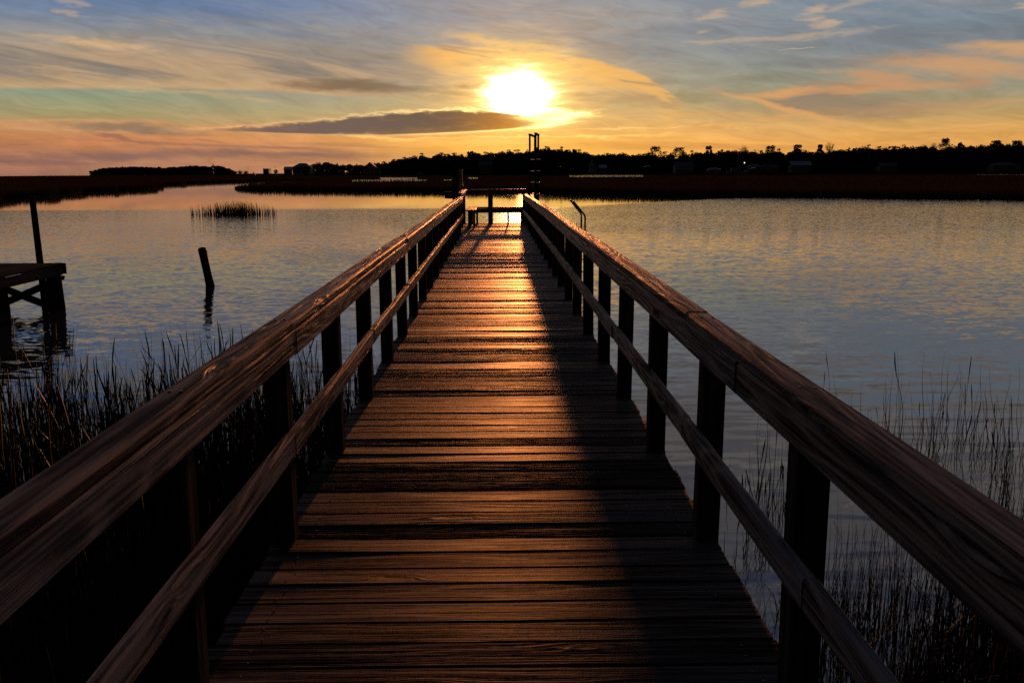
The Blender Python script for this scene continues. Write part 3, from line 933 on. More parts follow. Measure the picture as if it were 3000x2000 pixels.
# framing below
for x in (-0.80, 0.0, 0.80):
    j = MB().plank((x, -1.5, DECK - 0.035 - 0.095), (x, END - 0.1, DECK - 0.035 - 0.095), 0.045, 0.185, (1, 0, 0), None, 6)
    j.build('stringer', 'post', pier)
proto = MB().tube([(0, 0, -1.2), (0, 0, 0.2), (0, 0, DECK - 0.24)], [0.115, 0.11, 0.10], 14, 0.5).build('pile', 'pile', pier, local=True, smooth=True)
beam = MB().plank((-0.95, 0, 0), (0.92, 0, 0), 0.14, 0.18, (0, 1, 0), 0.4).build('cross_beam', 'post', pier, local=True)
first = True
for k in range(12):
    yk = 0.6 + k * 2.47
    for x in (-0.72, 0.70):
        o = proto if first else proto.copy()
        if not first: C.objects.link(o)
        o.location = (x, yk, 0); o.rotation_euler.z = random.uniform(0, 6)
        first = False
    b = beam if k == 0 else beam.copy()
    if k: C.objects.link(b)
    b.location = (0, yk + 0.02, DECK - 0.035 - 0.19 - 0.094)

# posts along both sides
pm = [MB().plank((0, 0, -0.40), (0, 0, 0.905), 0.094, 0.094, (1, 0, 0), t_, 4, 0.005, 0.001).build('post', 'post', pier, local=True) for t_ in (0.1, 0.5, 0.9)]
def put_post(x, y, used=[set()]):
    i = random.randrange(3)
    if i in used[0]:
        o = pm[i].copy(); C.objects.link(o)
    else:
        o = pm[i]; used[0].add(i)
    o.location = (x, y, DECK)
    o.rotation_euler = (random.uniform(-0.006, 0.006), random.uniform(-0.008, 0.008), random.choice((0, math.pi / 2, math.pi)) + random.uniform(-0.02, 0.02))
    return o
Y0, DY = 2.42, 1.235
PXL, PXR = XL + 0.046, XR - 0.044
for k in range(-3, 17):
    put_post(PXL, Y0 + k * DY + random.uniform(-0.03, 0.03))
for k in range(-3, 21):
    put_post(PXR, Y0 + k * DY + 0.02 + random.uniform(-0.03, 0.03))

def sag(y, s):
    return -0.055 * max(0.0, (y - 12) / 15) ** 1.3 if s > 0 else -0.012 * max(0, (y - 12) / 12)
def rail_boards(s, joints, xc, w, t, ztop, on_edge, name, mat='rail'):
    """boards butted end to end at the joints"""
    for a, b in zip(joints[:-1], joints[1:]):
        jx, jz = random.uniform(-0.004, 0.004), random.uniform(-0.004, 0.003)
        q = MB()
        za, zb = DECK + ztop + jz + sag(a, s), DECK + ztop + jz + sag(b, s) + random.uniform(-0.002, 0.002)
        p0 = Vector((xc + jx, a + 0.003, za - (w if on_edge else t) / 2)); p1 = Vector((xc + jx + random.uniform(-0.003, 0.003), b - 0.003, zb - (w if on_edge else t) / 2))
        if on_edge: q.plank(p0, p1, w, t, (0, 0, 1), None, 14, 0.006, 0.0022)
        else: q.plank(p0, p1, w, t, (1, 0, 0), None, 14, 0.008, 0.0022, None, random.uniform(-0.02, 0.02))
        q.build(name, mat, pier)
JL = [-1.6, 3.62, 8.42, 13.3, 18.2, 22.92]
JR = [-1.6, 3.80, 8.70, 13.6, 18.45, 23.3, 27.3]
rail_boards(-1, JL[:2], -0.874, 0.102, 0.041, 0.945, False, 'rail_cap')
rail_boards(-1, JL[1:], -0.869, 0.102, 0.040, 0.942, False, 'rail_cap')
rail_boards(1, JR, 0.852, 0.100, 0.040, 0.945, False, 'rail_cap')
rail_boards(-1, [y + 0.06 for y in JL[:-1]] + [22.92], XL + 0.093 + 0.020, 0.106, 0.038, 0.904, True, 'side_rail')
rail_boards(1, [-1.6, 2.95, 8.05, 12.95, 17.8, 22.6, 27.3], XR - 0.092 - 0.020, 0.110, 0.038, 0.904, True, 'side_rail')
rail_boards(-1, [-1.6, 3.55, 6.0, 8.48, 13.4, 18.3, 22.92], XL + 0.093 + 0.021, 0.090, 0.040, 0.50, True, 'mid_rail')
rail_boards(1, [-1.6, 2.2, 3.78, 6.15, 8.75, 13.5, 18.5, 23.4, 27.3], XR - 0.092 - 0.021, 0.090, 0.040, 0.49, True, 'mid_rail')

# the end of the pier: tall squared post, low rails round the platform
PZ = DECK
MB().plank((-1.005, 23.05, -1.0), (-1.005, 23.05, PZ + 1.62), 0.155, 0.155, (1, 0, 0), 0.8, 4, 0.008).build('tall_post', 'pile', pier)
MB().plank((-1.30, 23.1, PZ + 1.02), (-1.0, 23.1, PZ + 1.02), 0.10, 0.05, (0, 1, 0), 0.6).build('rail_cap', 'rail', pier)
MB().plank((-1.28, 23.1, PZ + 0.93), (-1.0, 23.1, PZ + 0.93), 0.12, 0.04, (0, 0, 1), 0.6).build('side_rail', 'post', pier)
for y in (23.75, 25.7, 27.72):
    MB().plank((-0.965, y, DECK - 0.4), (-0.965, y, PZ + 0.94), 0.094, 0.094, (1, 0, 0), None, 2).build('post', 'post', pier)
MB().plank((-0.945, 23.7, PZ + 0.975), (-0.945, 27.85, PZ + 0.985), 0.13, 0.038, (1, 0, 0), 0.3, 6, 0.006, 0.002).build('rail_cap', 'rail', pier)
MB().plank((-0.898, 23.7, PZ + 0.90), (-0.898, 27.70, PZ + 0.91), 0.11, 0.038, (0, 0, 1), 0.3, 6, 0.006, 0.002).build('side_rail', 'rail', pier)
MB().plank((-0.165, 27.74, DECK - 0.5), (-0.165, 27.74, PZ + 0.95), 0.145, 0.13, (1, 0, 0), 0.5, 2).build('post', 'post', pier)
MB().plank((0.85, 27.74, DECK - 0.4), (0.85, 27.74, PZ + 0.94), 0.094, 0.094, (1, 0, 0), 0.5, 2).build('post', 'post', pier)
MB().plank((-1.0, 27.75, PZ + 0.985), (0.90, 27.75, PZ + 1.0), 0.14, 0.038, (0, 1, 0), 0.4, 6, 0.006, 0.002).build('rail_cap', 'rail', pier)
MB().plank((-0.92, 27.655, PZ + 0.905), (0.88, 27.655, PZ + 0.92), 0.12, 0.036, (0, 0, 1), 0.4, 6, 0.006, 0.002).build('side_rail', 'rail', pier)
MB().plank((-1.06, END - 0.04, DECK - 0.09), (0.93, END - 0.04, DECK - 0.09), 0.15, 0.04, (0, 0, 1), 0.5).build('end_fascia', 'post', pier)

# grey service box on the tall post
ub = empty('utility_box', (-0.90, 23.0, PZ + 1.32), 'grey box with a conduit fixed to the tall post at the pier end', 'utility box')
MB().box((-0.872, 23.02, PZ + 1.44), (0.085, 0.12, 0.30), 0, 0.5, 0.008).build('box_body', 'grey_box', ub)
MB().tube([(-0.885, 22.97, PZ + 1.285), (-0.885, 22.97, PZ + 0.1), (-0.89, 22.97, DECK + 0.002)], 0.014, 8).build('conduit', 'steel', ub)
MB().box((-0.818, 23.02, PZ + 1.56), (0.016, 0.03, 0.06), 0, 0.5).build('latch', 'steel', ub)
MB().tube([(-0.825, 23.0, PZ + 1.31), (-0.815, 23.0, PZ + 1.24), (-0.815, 23.0, PZ + 1.18)], 0.014, 8).build('outlet', 'steel', ub)

# L-shaped bench
bn = empty('bench', (-0.7, 26.4, DECK), 'L-shaped plank bench against the end rails of the pier', 'bench')
for i in range(2):
    xb = -0.835 + i * 0.15 + 0.07
    MB().plank((xb, 25.15, DECK + 0.485), (xb, 27.15, DECK + 0.485), 0.142, 0.036, (1, 0, 0), None, 4, 0.005, 0.001).build('seat_plank', 'rail', bn)
    MB().plank((-0.84, 27.24 + i * 0.15, DECK + 0.485), (0.80, 27.24 + i * 0.15, DECK + 0.485), 0.142, 0.036, (0, 1, 0), None, 4, 0.005, 0.001).build('seat_plank', 'rail', bn)
MB().plank((-0.60, 27.19, DECK + 0.40), (0.80, 27.19, DECK + 0.40), 0.13, 0.036, (0, 0, 1), 0.6, 3).build('apron', 'post', bn)
MB().plank((-0.575, 25.2, DECK + 0.435), (-0.575, 27.15, DECK + 0.435), 0.06, 0.036, (0, 0, 1), 0.6, 3).build('apron', 'post', bn)
for (lx, ly, w) in ((-0.73, 25.35, 0.09), (-0.61, 25.6, 0.06), (-0.56, 27.22, 0.06), (0.36, 27.25, 0.05), (-0.73, 27.3, 0.09), (0.76, 27.25, 0.06)):
    MB().plank((lx, ly, DECK), (lx, ly, DECK + 0.466), w, w, (1, 0, 0), None, 1).build('leg', 'post', bn)

# bent tube handrails of a water ladder right of the pier
ld = empty('ladder', (2.0, 21.0, 0), 'metal water ladder with bent tube handrails beside the right rail', 'ladder')
def bent(x0, y0, base, sgn=1):
    z1 = DECK + 0.50
    pts = [(x0, y0, base), (x0, y0, z1)]
    for k in range(1, 8):
        a = k / 7 * R(48)
        pts.append((x0 - 0.14 * (1 - math.cos(a)), y0, z1 + 0.14 * math.sin(a)))
    e = pts[-1]
    pts.append((e[0] - 0.30 * math.sin(R(48)), y0, e[2] + 0.30 * math.cos(R(48)) * 1.35))
    return pts
hA = at_y(1714, 660, 20.6); hB = at_y(1703, 660, 21.5)
r1 = MB().tube(bent(hA.x, 20.6, -0.9), 0.021, 10).build('handrail', 'dark_metal', ld, smooth=True)
r2 = MB().tube(bent(hB.x, 21.5, -0.9), 0.021, 10).build('handrail', 'dark_metal', ld, smooth=True)
for k in range(6):
    MB().tube([(hA.x, 20.6, -0.6 + k * 0.28), (hB.x, 21.5, -0.6 + k * 0.28)], 0.014, 8).build('rung', 'steel', ld)
MB().tube([(hA.x, 20.6, DECK + 0.22), (hB.x, 21.5, DECK + 0.22)], 0.010, 8).build('rung', 'steel', ld)
MB().tube([(hB.x, 21.5, DECK + 0.25), (hB.x - 0.10, 21.5, DECK + 0.25), (hB.x - 0.11, 21.5, DECK + 0.34)], 0.008, 6).build('hook', 'steel', ld)
MB().plank((1.2, 19.9, 0.30), (2.6, 19.9, 0.30), 0.3, 0.06, (0, 1, 0)).build('landing', 'old_dock', ld) if False else None

# the tall twin frames past the pier end
fr_ = empty('boat_lift', (1.3, 30.5, 0), 'tall twin post frames with metal rungs standing past the pier end', 'boat lift')
TOPZ = CAM_Z + 101 / F * 30
pA0, pA1, pB0, pB1 = at_y(1552, 420, 30.0), at_y(1567, 420, 31.6), at_y(1569, 420, 29.1), at_y(1577, 420, 30.4)
for p, dz_ in ((pA0, 0), (pA1, 0), (pB0, 0), (pB1, 0)):
    MB().plank((p.x, p.y, -1.2), (p.x, p.y, TOPZ), 0.062, 0.07, (1, 0, 0), 0.7, 3, 0.004).build('post', 'post', fr_)
for a, b in ((pA0, pA1), (pB0, pB1)):
    d = (Vector((b.x, b.y, 0)) - Vector((a.x, a.y, 0))).normalized() * 0.06
    MB().plank((a.x - d.x, a.y - d.y, TOPZ + 0.03), (b.x + d.x, b.y + d.y, TOPZ + 0.03), 0.075, 0.058, None, 0.6, 1, 0.004).build('top_beam', 'post', fr_)
    for k in range(5):
        zr = CAM_Z + (503 - 468 - 33 * k) / F * 30
        MB().tube([(a.x - 0.03, a.y, zr), (b.x + 0.05, b.y, zr)], 0.013, 8).build('rung', 'steel', fr_)
MB().plank(((pB0.x + pB1.x) / 2, (pB0.y + pB1.y) / 2 + 0.2, -0.2), ((pB0.x + pB1.x) / 2, (pB0.y + pB1.y) / 2 + 0.2, CAM_Z + 66 / F * 30), 0.13, 0.04, (1, 0, 0), 0.8, 2).build('guide_plank', 'post', fr_)

# ------------------------------------------------------------------ left: old dock, pole, leaning piling
dk = empty('dock', (-9.0, 14, 0), 'old low wooden dock on thick piles with crossed braces, left edge', 'dock')
ZD = at_y(188, 770, 17.4).z
xr = at_y(186, 770, 17.4).x
xl = xr - 1.25
q = MB()
for k in range(8):
    xk = xl + 0.075 + k * (1.25 - 0.15) / 7
    q.plank((xk, 5.0, ZD - 0.018), (xk, 17.38, ZD - 0.018 + random.uniform(-0.004, 0.004)), 0.135, 0.036, (1, 0, 0), None, 6, 0.005, 0.003)
q.build('deck', 'old_dock', dk)
for x in (xl + 0.02, xr - 0.02):
    MB().plank((x, 5.0, ZD - 0.13), (x, 17.34, ZD - 0.13), 0.17, 0.045, (0, 0, 1), None, 3).build('side_beam', 'old_dock', dk)
MB().plank((xl - 0.03, 17.41, ZD - 0.105), (xr + 0.03, 17.41, ZD - 0.105), 0.20, 0.045, (0, 0, 1), 0.5).build('end_beam', 'old_dock', dk)
for (x, y) in ((xr - 0.12, 17.2), (xl + 0.14, 17.1), (xr - 0.12, 13.6), (xl + 0.14, 13.6), (xr - 0.12, 10), (xl + 0.14, 10), (xr - 0.12, 6.4), (xl + 0.14, 6.4)):
    MB().tube([(x + 0.03, y, -1.2), (x + 0.02, y, 0.0), (x, y, ZD - 0.046)], [0.155, 0.145, 0.13], 14).build('pile', 'pile', dk, smooth=True)
for z0, z1 in ((0.10, ZD - 0.35), (ZD - 0.35, 0.10)):
    yy_ = 17.02 if z0 < 0.2 else 16.94
    MB().plank((xl + 0.14, yy_, z0), (xr - 0.12, yy_, z1), 0.13, 0.045, (0, 0, 1), 0.7).build('brace', 'pile', dk)
MB().plank((xr - 0.02, 17.3, 0.55), (xr + 0.0, 17.3, ZD - 0.24), 0.14, 0.05, (0, 1, 0)).build('bumper', 'pile', dk)

pb, pt = at_y(131, 880, 18.3), at_y(94, 577, 18.0)
pt_z = pt.z
dp = (Vector((pt.x, pt.y, pt.z)) - Vector((pb.x, pb.y, 0)))
po = MB().tube([Vector((pb.x, pb.y, 0)) - dp * 0.5, (pb.x, pb.y, 0), Vector((pb.x, pb.y, 0)) + dp * 0.5, (pt.x, pt.y, pt.z)], [0.07, 0.07, 0.064, 0.058], 12).build('mooring_pole', 'pile', None, loc=(pb.x, pb.y, 0), smooth=True)
tag(po, 'tall thin mooring pole leaning slightly behind the old dock', 'pole')

lb = at_z(616, 838); lt = at_y(591, 728, lb.y - 0.3)
dl = lt - Vector((lb.x, lb.y, 0))
lp = MB().tube([Vector((lb.x, lb.y, 0)) - dl * 0.8, (lb.x, lb.y, 0), Vector((lb.x, lb.y, 0)) + dl * 0.3, lt - dl * 0.02, lt], [0.105, 0.10, 0.088, 0.09, 0.082], 14)
lpo = empty('leaning_piling', (lb.x, lb.y, 0), 'short leaning piling standing alone in open water, left of the pier', 'piling')
lp.build('pile', 'pile', lpo, smooth=True)
MB().box((lt.x + 0.10, lt.y, lt.z - 0.10), (0.05, 0.07, 0.10), 0.1).build('bracket', 'dark_metal', lpo)

# ------------------------------------------------------------------ far shore: trees
def clumps(centres, radii, n, size, flat=0.8):
    """n leaf clumps scattered through ellipsoids, as random quads"""
    c = np.asarray(centres); r_ = np.asarray(radii)
    k = rng.integers(0, len(c), n)
    d = rng.normal(size=(n, 3)); d /= np.linalg.norm(d, axis=1)[:, None]
    rad = rng.random(n) ** 0.45
    p = c[k] + d * r_[k] * rad[:, None]
    a = rng.normal(size=(n, 3)); a /= np.linalg.norm(a, axis=1)[:, None]
    b = np.cross(a, rng.normal(size=(n, 3))); b /= np.linalg.norm(b, axis=1)[:, None]
    s = size * rng.uniform(0.5, 1.3, n)[:, None]
    a, b = a * s, b * s * flat
    return np.stack([p - a - b * 0.4, p + a * 0.3 - b, p + a + b * 0.4, p - a * 0.3 + b], 1).reshape(-1, 3)

prof = [(1118, 482), (1150, 470), (1200, 461), (1260, 453), (1330, 449), (1380, 446), (1430, 448), (1480, 443), (1520, 439), (1560, 438), (1600, 434), (1640, 436), (1680, 441), (1720, 448), (1760, 450), (1800, 449), (1840, 445),
        (1870, 452), (1940, 452), (1965, 455), (2020, 452), (2050, 443), (2110, 441), (2140, 438), (2200, 442), (2240, 442), (2300, 444), (2340, 443), (2370, 440), (2400, 440), (2440, 440), (2470, 437), (2540, 430), (2600, 434),
        (2640, 425), (2680, 426), (2720, 429), (2760, 432), (2800, 422), (2840, 428), (2880, 424), (2920, 415), (2950, 420), (2980, 415), (3010, 428), (3300, 420), (3700, 425)]
def shore_y(px):
    return 800 - (px - 1100) / 1900 * 130
def prof_y(px):
    xs = [p[0] for p in prof]; ys = [p[1] for p in prof]
    return float(np.interp(px, xs, ys))
vs = []
px = 1112.0
row = 0
while px < 3650:
    for row in range(3):
        x0 = px + random.uniform(-8, 8)
        d = shore_y(x0) + row * 22 + random.uniform(-8, 8)
        top = at_y(x0, prof_y(max(1118, x0)) + (random.uniform(-4, 8) if row == 1 else random.uniform(5, 26)), d)
        h = max(4.0, top.z)
        rx = random.uniform(2.8, 5.8)
        cs, rs = [], []
        for k in range(4):
            cs.append((top.x + random.uniform(-1, 1) * rx * 0.7, d + random.uniform(-3, 3), h * random.uniform(0.40, 0.78)))
            rs.append((rx * random.uniform(0.6, 0.9), rx * 0.7, h * random.uniform(0.12, 0.17)))
        for zf in (0.12, 0.28, 0.45):
            cs.append((top.x, d, h * zf)); rs.append((rx * 1.1, rx * 0.8, h * 0.16))
        vs.append(clumps(cs, rs, 260, 1.0))
        cs = [(top.x, d, h * 0.84)] + [(top.x + s_ * rx * random.uniform(0.3, 0.7), d, h * random.uniform(0.76, 0.88)) for s_ in (-1, 1)]
        rs = [(rx * 0.7, rx * 0.7, h * 0.13)] + [(rx * random.uniform(0.35, 0.55), rx * 0.5, h * random.uniform(0.06, 0.10)) for _ in (0, 1)]
        vs.append(clumps(cs, rs, 330, 0.62))
        if row == 1 and random.random() < 0.55:
            ox = random.uniform(-1, 1) * rx * 0.6
            vs.append(clumps([(top.x + ox, d, h * random.uniform(0.93, 1.02))], [(rx * random.uniform(0.3, 0.7), rx * 0.4, h * random.uniform(0.03, 0.07))], random.randint(20, 70), 0.45))
    px += random.uniform(7, 12)
tl = np_mesh('treeline', np.concatenate(vs), 4, 'foliage')
tag(tl, 'long dark wood along the far shore', 'woods', kind='stuff')
# lower wood far off on the left
vs = []
px = 272.0
profL = [(262, 503), (285, 502), (292, 496), (320, 493), (380, 489), (400, 490), (450, 490), (480, 492), (520, 489), (570, 486), (600, 488), (640, 487), (660, 492), (685, 501)]
while px < 682:
    d = 1080 + random.uniform(-20, 20)
    ty = float(np.interp(px, [p[0] for p in profL], [p[1] for p in profL])) + random.uniform(-1.5, 2.5)
    top = at_y(px, ty, d)
    h = max(2.5, top.z)
    cs = [(top.x + random.uniform(-2, 2), d + random.uniform(-3, 3), h * f_) for f_ in (0.04, 0.2, 0.4, 0.6, 0.8, 0.88)]
    rs = [(random.uniform(2.4, 4.4), 3, h * 0.2) for _ in cs]
    rs[-1] = (2.4, 2.4, h * 0.12)
    vs.append(clumps(cs, rs, 260, 0.95))
    px += random.uniform(3.0, 5)
px = 905.0
profM = [(905, 486), (930, 482), (955, 477), (975, 482), (1000, 484), (1040, 484), (1062, 486), (1110, 480), (1122, 476)]
while px < 1120:
    d = 840 + random.uniform(-15, 15)
    ty = float(np.interp(px, [p[0] for p in profM], [p[1] for p in profM])) + random.uniform(-1.5, 3)
    top = at_y(px, ty, d); h = top.z
    cs = [(top.x + random.uniform(-2, 2), d + random.uniform(-3, 3), h * f_) for f_ in (0.04, 0.2, 0.4, 0.6, 0.8, 0.88)]
    rs = [(random.uniform(2.0, 3.4), 3, h * 0.2) for _ in cs]
    vs.append(clumps(cs, rs, 260, 0.75))
    px += random.uniform(4, 7)
tl2 = np_mesh('treeline', np.concatenate(vs), 4, 'foliage')
tag(tl2, 'low distant wood on the flat left horizon', 'woods', kind='stuff')
# rising ground under the far wood
hv = []
for px_i in range(1080, 3760, 60):
    a = at_y(px_i, 500, shore_y(px_i) - 26); b = at_y(px_i, 500, shore_y(px_i) + 90)
    hv.append(((a.x, a.y, 0.05), (a.x + (b.x - a.x) * 0.3, a.y + 34, 1.3), (b.x, b.y, 2.2)))
v = [p for r_ in hv for p in r_]
f = []
for i in range(len(hv) - 1):
    for j in range(2):
        a = i * 3 + j
        f.append((a, a + 3, a + 4, a + 1))
me = bpy.data.meshes.new('shore_ground'); me.from_pydata(v, [], f); me.materials.append(M['soil'])
so_ = bpy.data.objects.new('shore', me); C.objects.link(so_); tag(so_, kind='structure')

def pine(px, py, half, label, d=None, kind='pine_tree', layers=4):
    d = d or shore_y(px) + 14
    top = at_y(px, py, d)
    e = empty(kind, (top.x, d, 1.0), label, 'tree', 'pines rising above the far wood')
    h = top.z
    w = half / F * d
    tr = MB()
    tr.tube([(top.x + random.uniform(-.5, .5), d, 0.5), (top.x + random.uniform(-.4, .4), d, h * 0.5), (top.x, d, h * 0.97)], [0.35, 0.26, 0.08], 8)
    cs, rs = [], []
    for k in range(layers):
        zf = 0.68 + 0.25 * k / max(1, layers - 1)
        ww = w * (1.5 - 0.95 * (k / layers)) * random.uniform(0.7, 1.1)
        for s in (-1, 1):
            ox = s * ww * random.uniform(0.2, 0.8)
            cs.append((top.x + ox, d + random.uniform(-1, 1), h * zf + random.uniform(-.5, .5)))
            rs.append((ww * 0.62, ww * 0.6, h * 0.075))
            tr.tube([(top.x, d, h * (zf - 0.06)), (top.x + ox, d, h * zf)], [0.12, 0.05], 5)
    cs.append((top.x, d, h * 0.94)); rs.append((w * 0.5, w * 0.5, h * 0.05))
    tr.build('trunk', 'bark', e)
    o = np_mesh('crown', clumps(cs, rs, 760, 0.5, 0.7) - np.array([top.x, d, 1.0]), 4, 'foliage')
    o.parent = e
    return e
pines = [(1920, 429, 24, 'broad twin-headed pine standing highest just right of the pier'), (1992, 431, 16, 'round-topped pine beside the broad twin-headed one'), (2077, 428, 9, 'small umbrella pine above the moored white shed boat'),
         (2258, 427, 16, 'flat-topped pine just right of the trawler masts'), (2337, 423, 13, 'open-crowned pine above the pale-roofed house'), (2403, 423, 8, 'narrow pine right next to the large bare tree'),
         (2770, 405, 18, 'tallest layered pine on the right of the far wood'), (2812, 417, 9, 'small pine at the right foot of the tallest layered pine'), (2922, 410, 15, 'open round pine near the right picture edge'), (2980, 411, 18, 'rightmost dense pine on the wood crest'),
         (1380, 443, 12, 'low round pine on the left part of the far wood'), (1682, 437, 8, 'wispy pine directly right of the twin post frames'), (955, 476, 14, 'dark round tree between the hip-roofed and gabled houses')]
for a in pines:
    pine(a[0], a[1], a[2], a[3], d=(840 if a[0] < 1000 else None), layers=4 if a[2] > 12 else 3)

def bare(px, py, half, label, d=None):
    d = d or shore_y(px) + 14
    top = at_y(px, py, d)
    h = top.z; w = half / F * d
    e = empty('bare_tree', (top.x, d, 1.0), label, 'tree', 'bare trees rising above the far wood')
    t = MB()
    t.tube([(top.x, d, 0.5), (top.x + 0.2, d, h * 0.55), (top.x, d, h * 0.8)], [0.3, 0.2, 0.09], 6)
    t.build('trunk', 'bark', e)
    b_ = MB()
    for k in range(44):
        a = random.uniform(-1, 1); zf = random.uniform(0.5, 0.78)
        p0 = Vector((top.x, d, h * zf))
        p2 = Vector((top.x + a * w, d + random.uniform(-1, 1) * w, h * (zf + (1 - zf) * random.uniform(0.6, 1.0) * (1 - 0.35 * abs(a)))))
        p1 = p0.lerp(p2, 0.5) + Vector((a * w * 0.15, 0, -0.2))
        b_.tube([p0, p1, p2], [0.10, 0.07, 0.035], 4, None, False)
        for j in range(3):
            s = p1.lerp(p2, random.random()); e2 = s + Vector((random.uniform(-.3, .3) * w, random.uniform(-.3, .3) * w, random.uniform(0.3, 1.6)))
            b_.tube([s, e2], [0.05, 0.03], 3, None, False)
    b_.build('branches', 'twig', e)
bare(2432, 413, 15, 'largest leafless tree on the far wood, beside the narrow pine')
bare(2180, 424, 12, 'leafless tree directly behind the trawler masts')
bare(2530, 423, 9, 'small leafless tree low in the crest right of the large bare one')
bare(2735, 417, 9, 'leafless twiggy tree left of the tallest layered pine')
bare(1490, 436, 10, 'leafless tree on the crest left of the twin post frames')
bare(932, 474, 9, 'leafless tree beside the hip-roofed house', d=845)

# ------------------------------------------------------------------ far shore: houses, boats, poles
def house(px0, px1, ytop, ybase, d, wall, roof, label, kind='gable', storeys=2, name='house', cat='house', depth=9.0, roof_frac=0.35, porch=False):
    a, b = at_y(px0, ybase, d), at_y(px1, ybase, d)
    zt = at_y((px0 + px1) / 2, ytop, d).z
    x0, x1 = a.x, b.x
    w = x1 - x0; cx4 = (x0 + x1) / 2
    z0 = 0.8
    H = zt - z0
    zr = z0 + H * (1 - roof_frac)
    e = empty(name, (cx4, d, z0), label, cat)
    wl = MB().box((cx4, d + depth / 2, (z0 + zr) / 2), (w, depth, zr - z0), 0, 0.5, 0.02)
    if kind == 'front_gable':
        wl.poly([(x0 + 0.02, d + 0.01, zr), (x1 - 0.02, d + 0.01, zr), (cx4, d + 0.01, zt - 0.1)])
    wl.build('wall', wall, e)
    rf = MB(); o_ = 0.5
    if kind == 'hip':
        p = [(x0 - o_, d - o_, zr), (x1 + o_, d - o_, zr), (x1 + o_, d + depth + o_, zr), (x0 - o_, d + depth + o_, zr)]
        r0, r1 = (cx4 - w * 0.18, d + depth / 2, zt), (cx4 + w * 0.18, d + depth / 2, zt)
        rf.poly([p[0], p[1], r1, r0]); rf.poly([p[1], p[2], r1]); rf.poly([p[2], p[3], r0, r1]); rf.poly([p[3], p[0], r0]); rf.poly([p[3], p[2], p[1], p[0]])
    elif kind == 'flat':
        rf.box((cx4, d + depth / 2, zr + (zt - zr) / 2), (w + 0.4, depth + 0.4, zt - zr), 0, 0.5, 0.03)
    elif kind == 'front_gable':
        for s in (-1, 1):
            rf.plank((cx4 + s * (w / 4 + 0.2), d - 0.6, (zr + zt) / 2), (cx4 + s * (w / 4 + 0.2), d + depth + 0.6, (zr + zt) / 2), math.hypot(w / 2 + 0.5, zt - zr), 0.22, (w / 2, 0, -s * (zt - zr)), 0.5)
    else:
        for s in (0, 1):
            yc = d + depth * (0.25 if s == 0 else 0.75)
            rf.plank((x0 - 0.5, yc, (zr + zt) / 2), (x1 + 0.5, yc, (zr + zt) / 2), math.hypot(depth / 2 + 0.5, zt - zr), 0.22, (0, depth / 2, (zt - zr) if s == 0 else -(zt - zr)), 0.5)
    rf.build('roof', roof, e)
    n = max(2, int(w / 2.8))
    for s in range(storeys):
        zc = z0 + (zr - z0) * (s + 0.55) / storeys
        for k in range(n):
            xw = x0 + w * (k + 0.5) / n
            fm = MB().box((xw, d - 0.03, zc), (1.25, 0.10, 1.55), 0, 0.5, 0.01).build('window', 'white_paint', e)
            MB().box((xw, d - 0.075, zc), (1.0, 0.06, 1.3), 0, 0.5, 0.01).build('pane', 'window_glass', fm)
    if porch:
        MB().box((cx4, d - 1.3, z0 + (zr - z0) * 0.5), (w * 0.9, 2.4, 0.18), 0, 0.5).build('porch', 'white_paint', e)
        for k in range(5):
            MB().box((x0 + w * (0.06 + 0.22 * k), d - 2.3, z0 + (zr - z0) * 0.25), (0.2, 0.2, (zr - z0) * 0.48), 0, 0.5).build('porch_post', 'white_paint', e)
    return e
SB = 506
house(858, 910, 478, SB, 800, 'grey_siding', 'shingle', 'large hip-roofed waterfront house at the left end of the settlement', 'hip', 3, depth=12, porch=True)
house(832, 856, 489, SB, 820, 'grey_siding', 'metal_roof', 'pale low house left of the large hip-roofed one', 'gable', 2)
house(1064, 1104, 476, SB, 780, 'white_paint', 'shingle', 'white house with steep front gable at the foot of the wood', 'front_gable', 2, depth=11, roof_frac=0.5)
house(1104, 1114, 492, SB, 778, 'white_paint', 'shingle', 'tiny white annex right of the white front-gabled house', 'gable', 1, depth=5)
house(771, 788, 494, SB + 2, 960, 'grey_siding', 'grey_siding', 'square flat-topped block building on the distant flat shore', 'flat', 3, 'block_building', 'building', 10, 0.12)
house(1404, 1442, 472, SB, 742, 'tan_siding', 'shingle', 'tan house half hidden in the wood behind the pier end', 'gable', 2)
house(1728, 1748, 470, SB, 735, 'white_paint', 'shingle', 'small white front-gabled house right of the ladder handrails', 'front_gable', 2, roof_frac=0.45)
house(1756, 1777, 483, SB, 735, 'grey_siding', 'metal_roof', 'low grey cottage beside the small white gabled house', 'gable', 1)
house(1978, 2032, 474, SB, 718, 'white_paint', 'shingle', 'wide white two-storey house with porch below the round-topped pine', 'gable', 2, porch=True)
house(2196, 2232, 480, SB, 700, 'grey_siding', 'shingle', 'grey hip-roofed house just right of the trawler', 'hip', 1)
house(2232, 2282, 479, SB, 706, 'red_brick', 'shingle', 'red brick hip-roofed house right of the grey one', 'hip', 1)
house(2318, 2376, 472, SB, 694, 'grey_siding', 'metal_roof', 'long house with pale metal roof below the open-crowned pine', 'gable', 2)
house(2578, 2628, 476, SB, 680, 'grey_siding', 'shingle', 'dim grey house in the dark wood right of centre', 'gable', 2)
house(2908, 2990, 474, SB - 2, 655, 'grey_siding', 'shingle', 'dim wide house by the right picture edge', 'hip', 2)

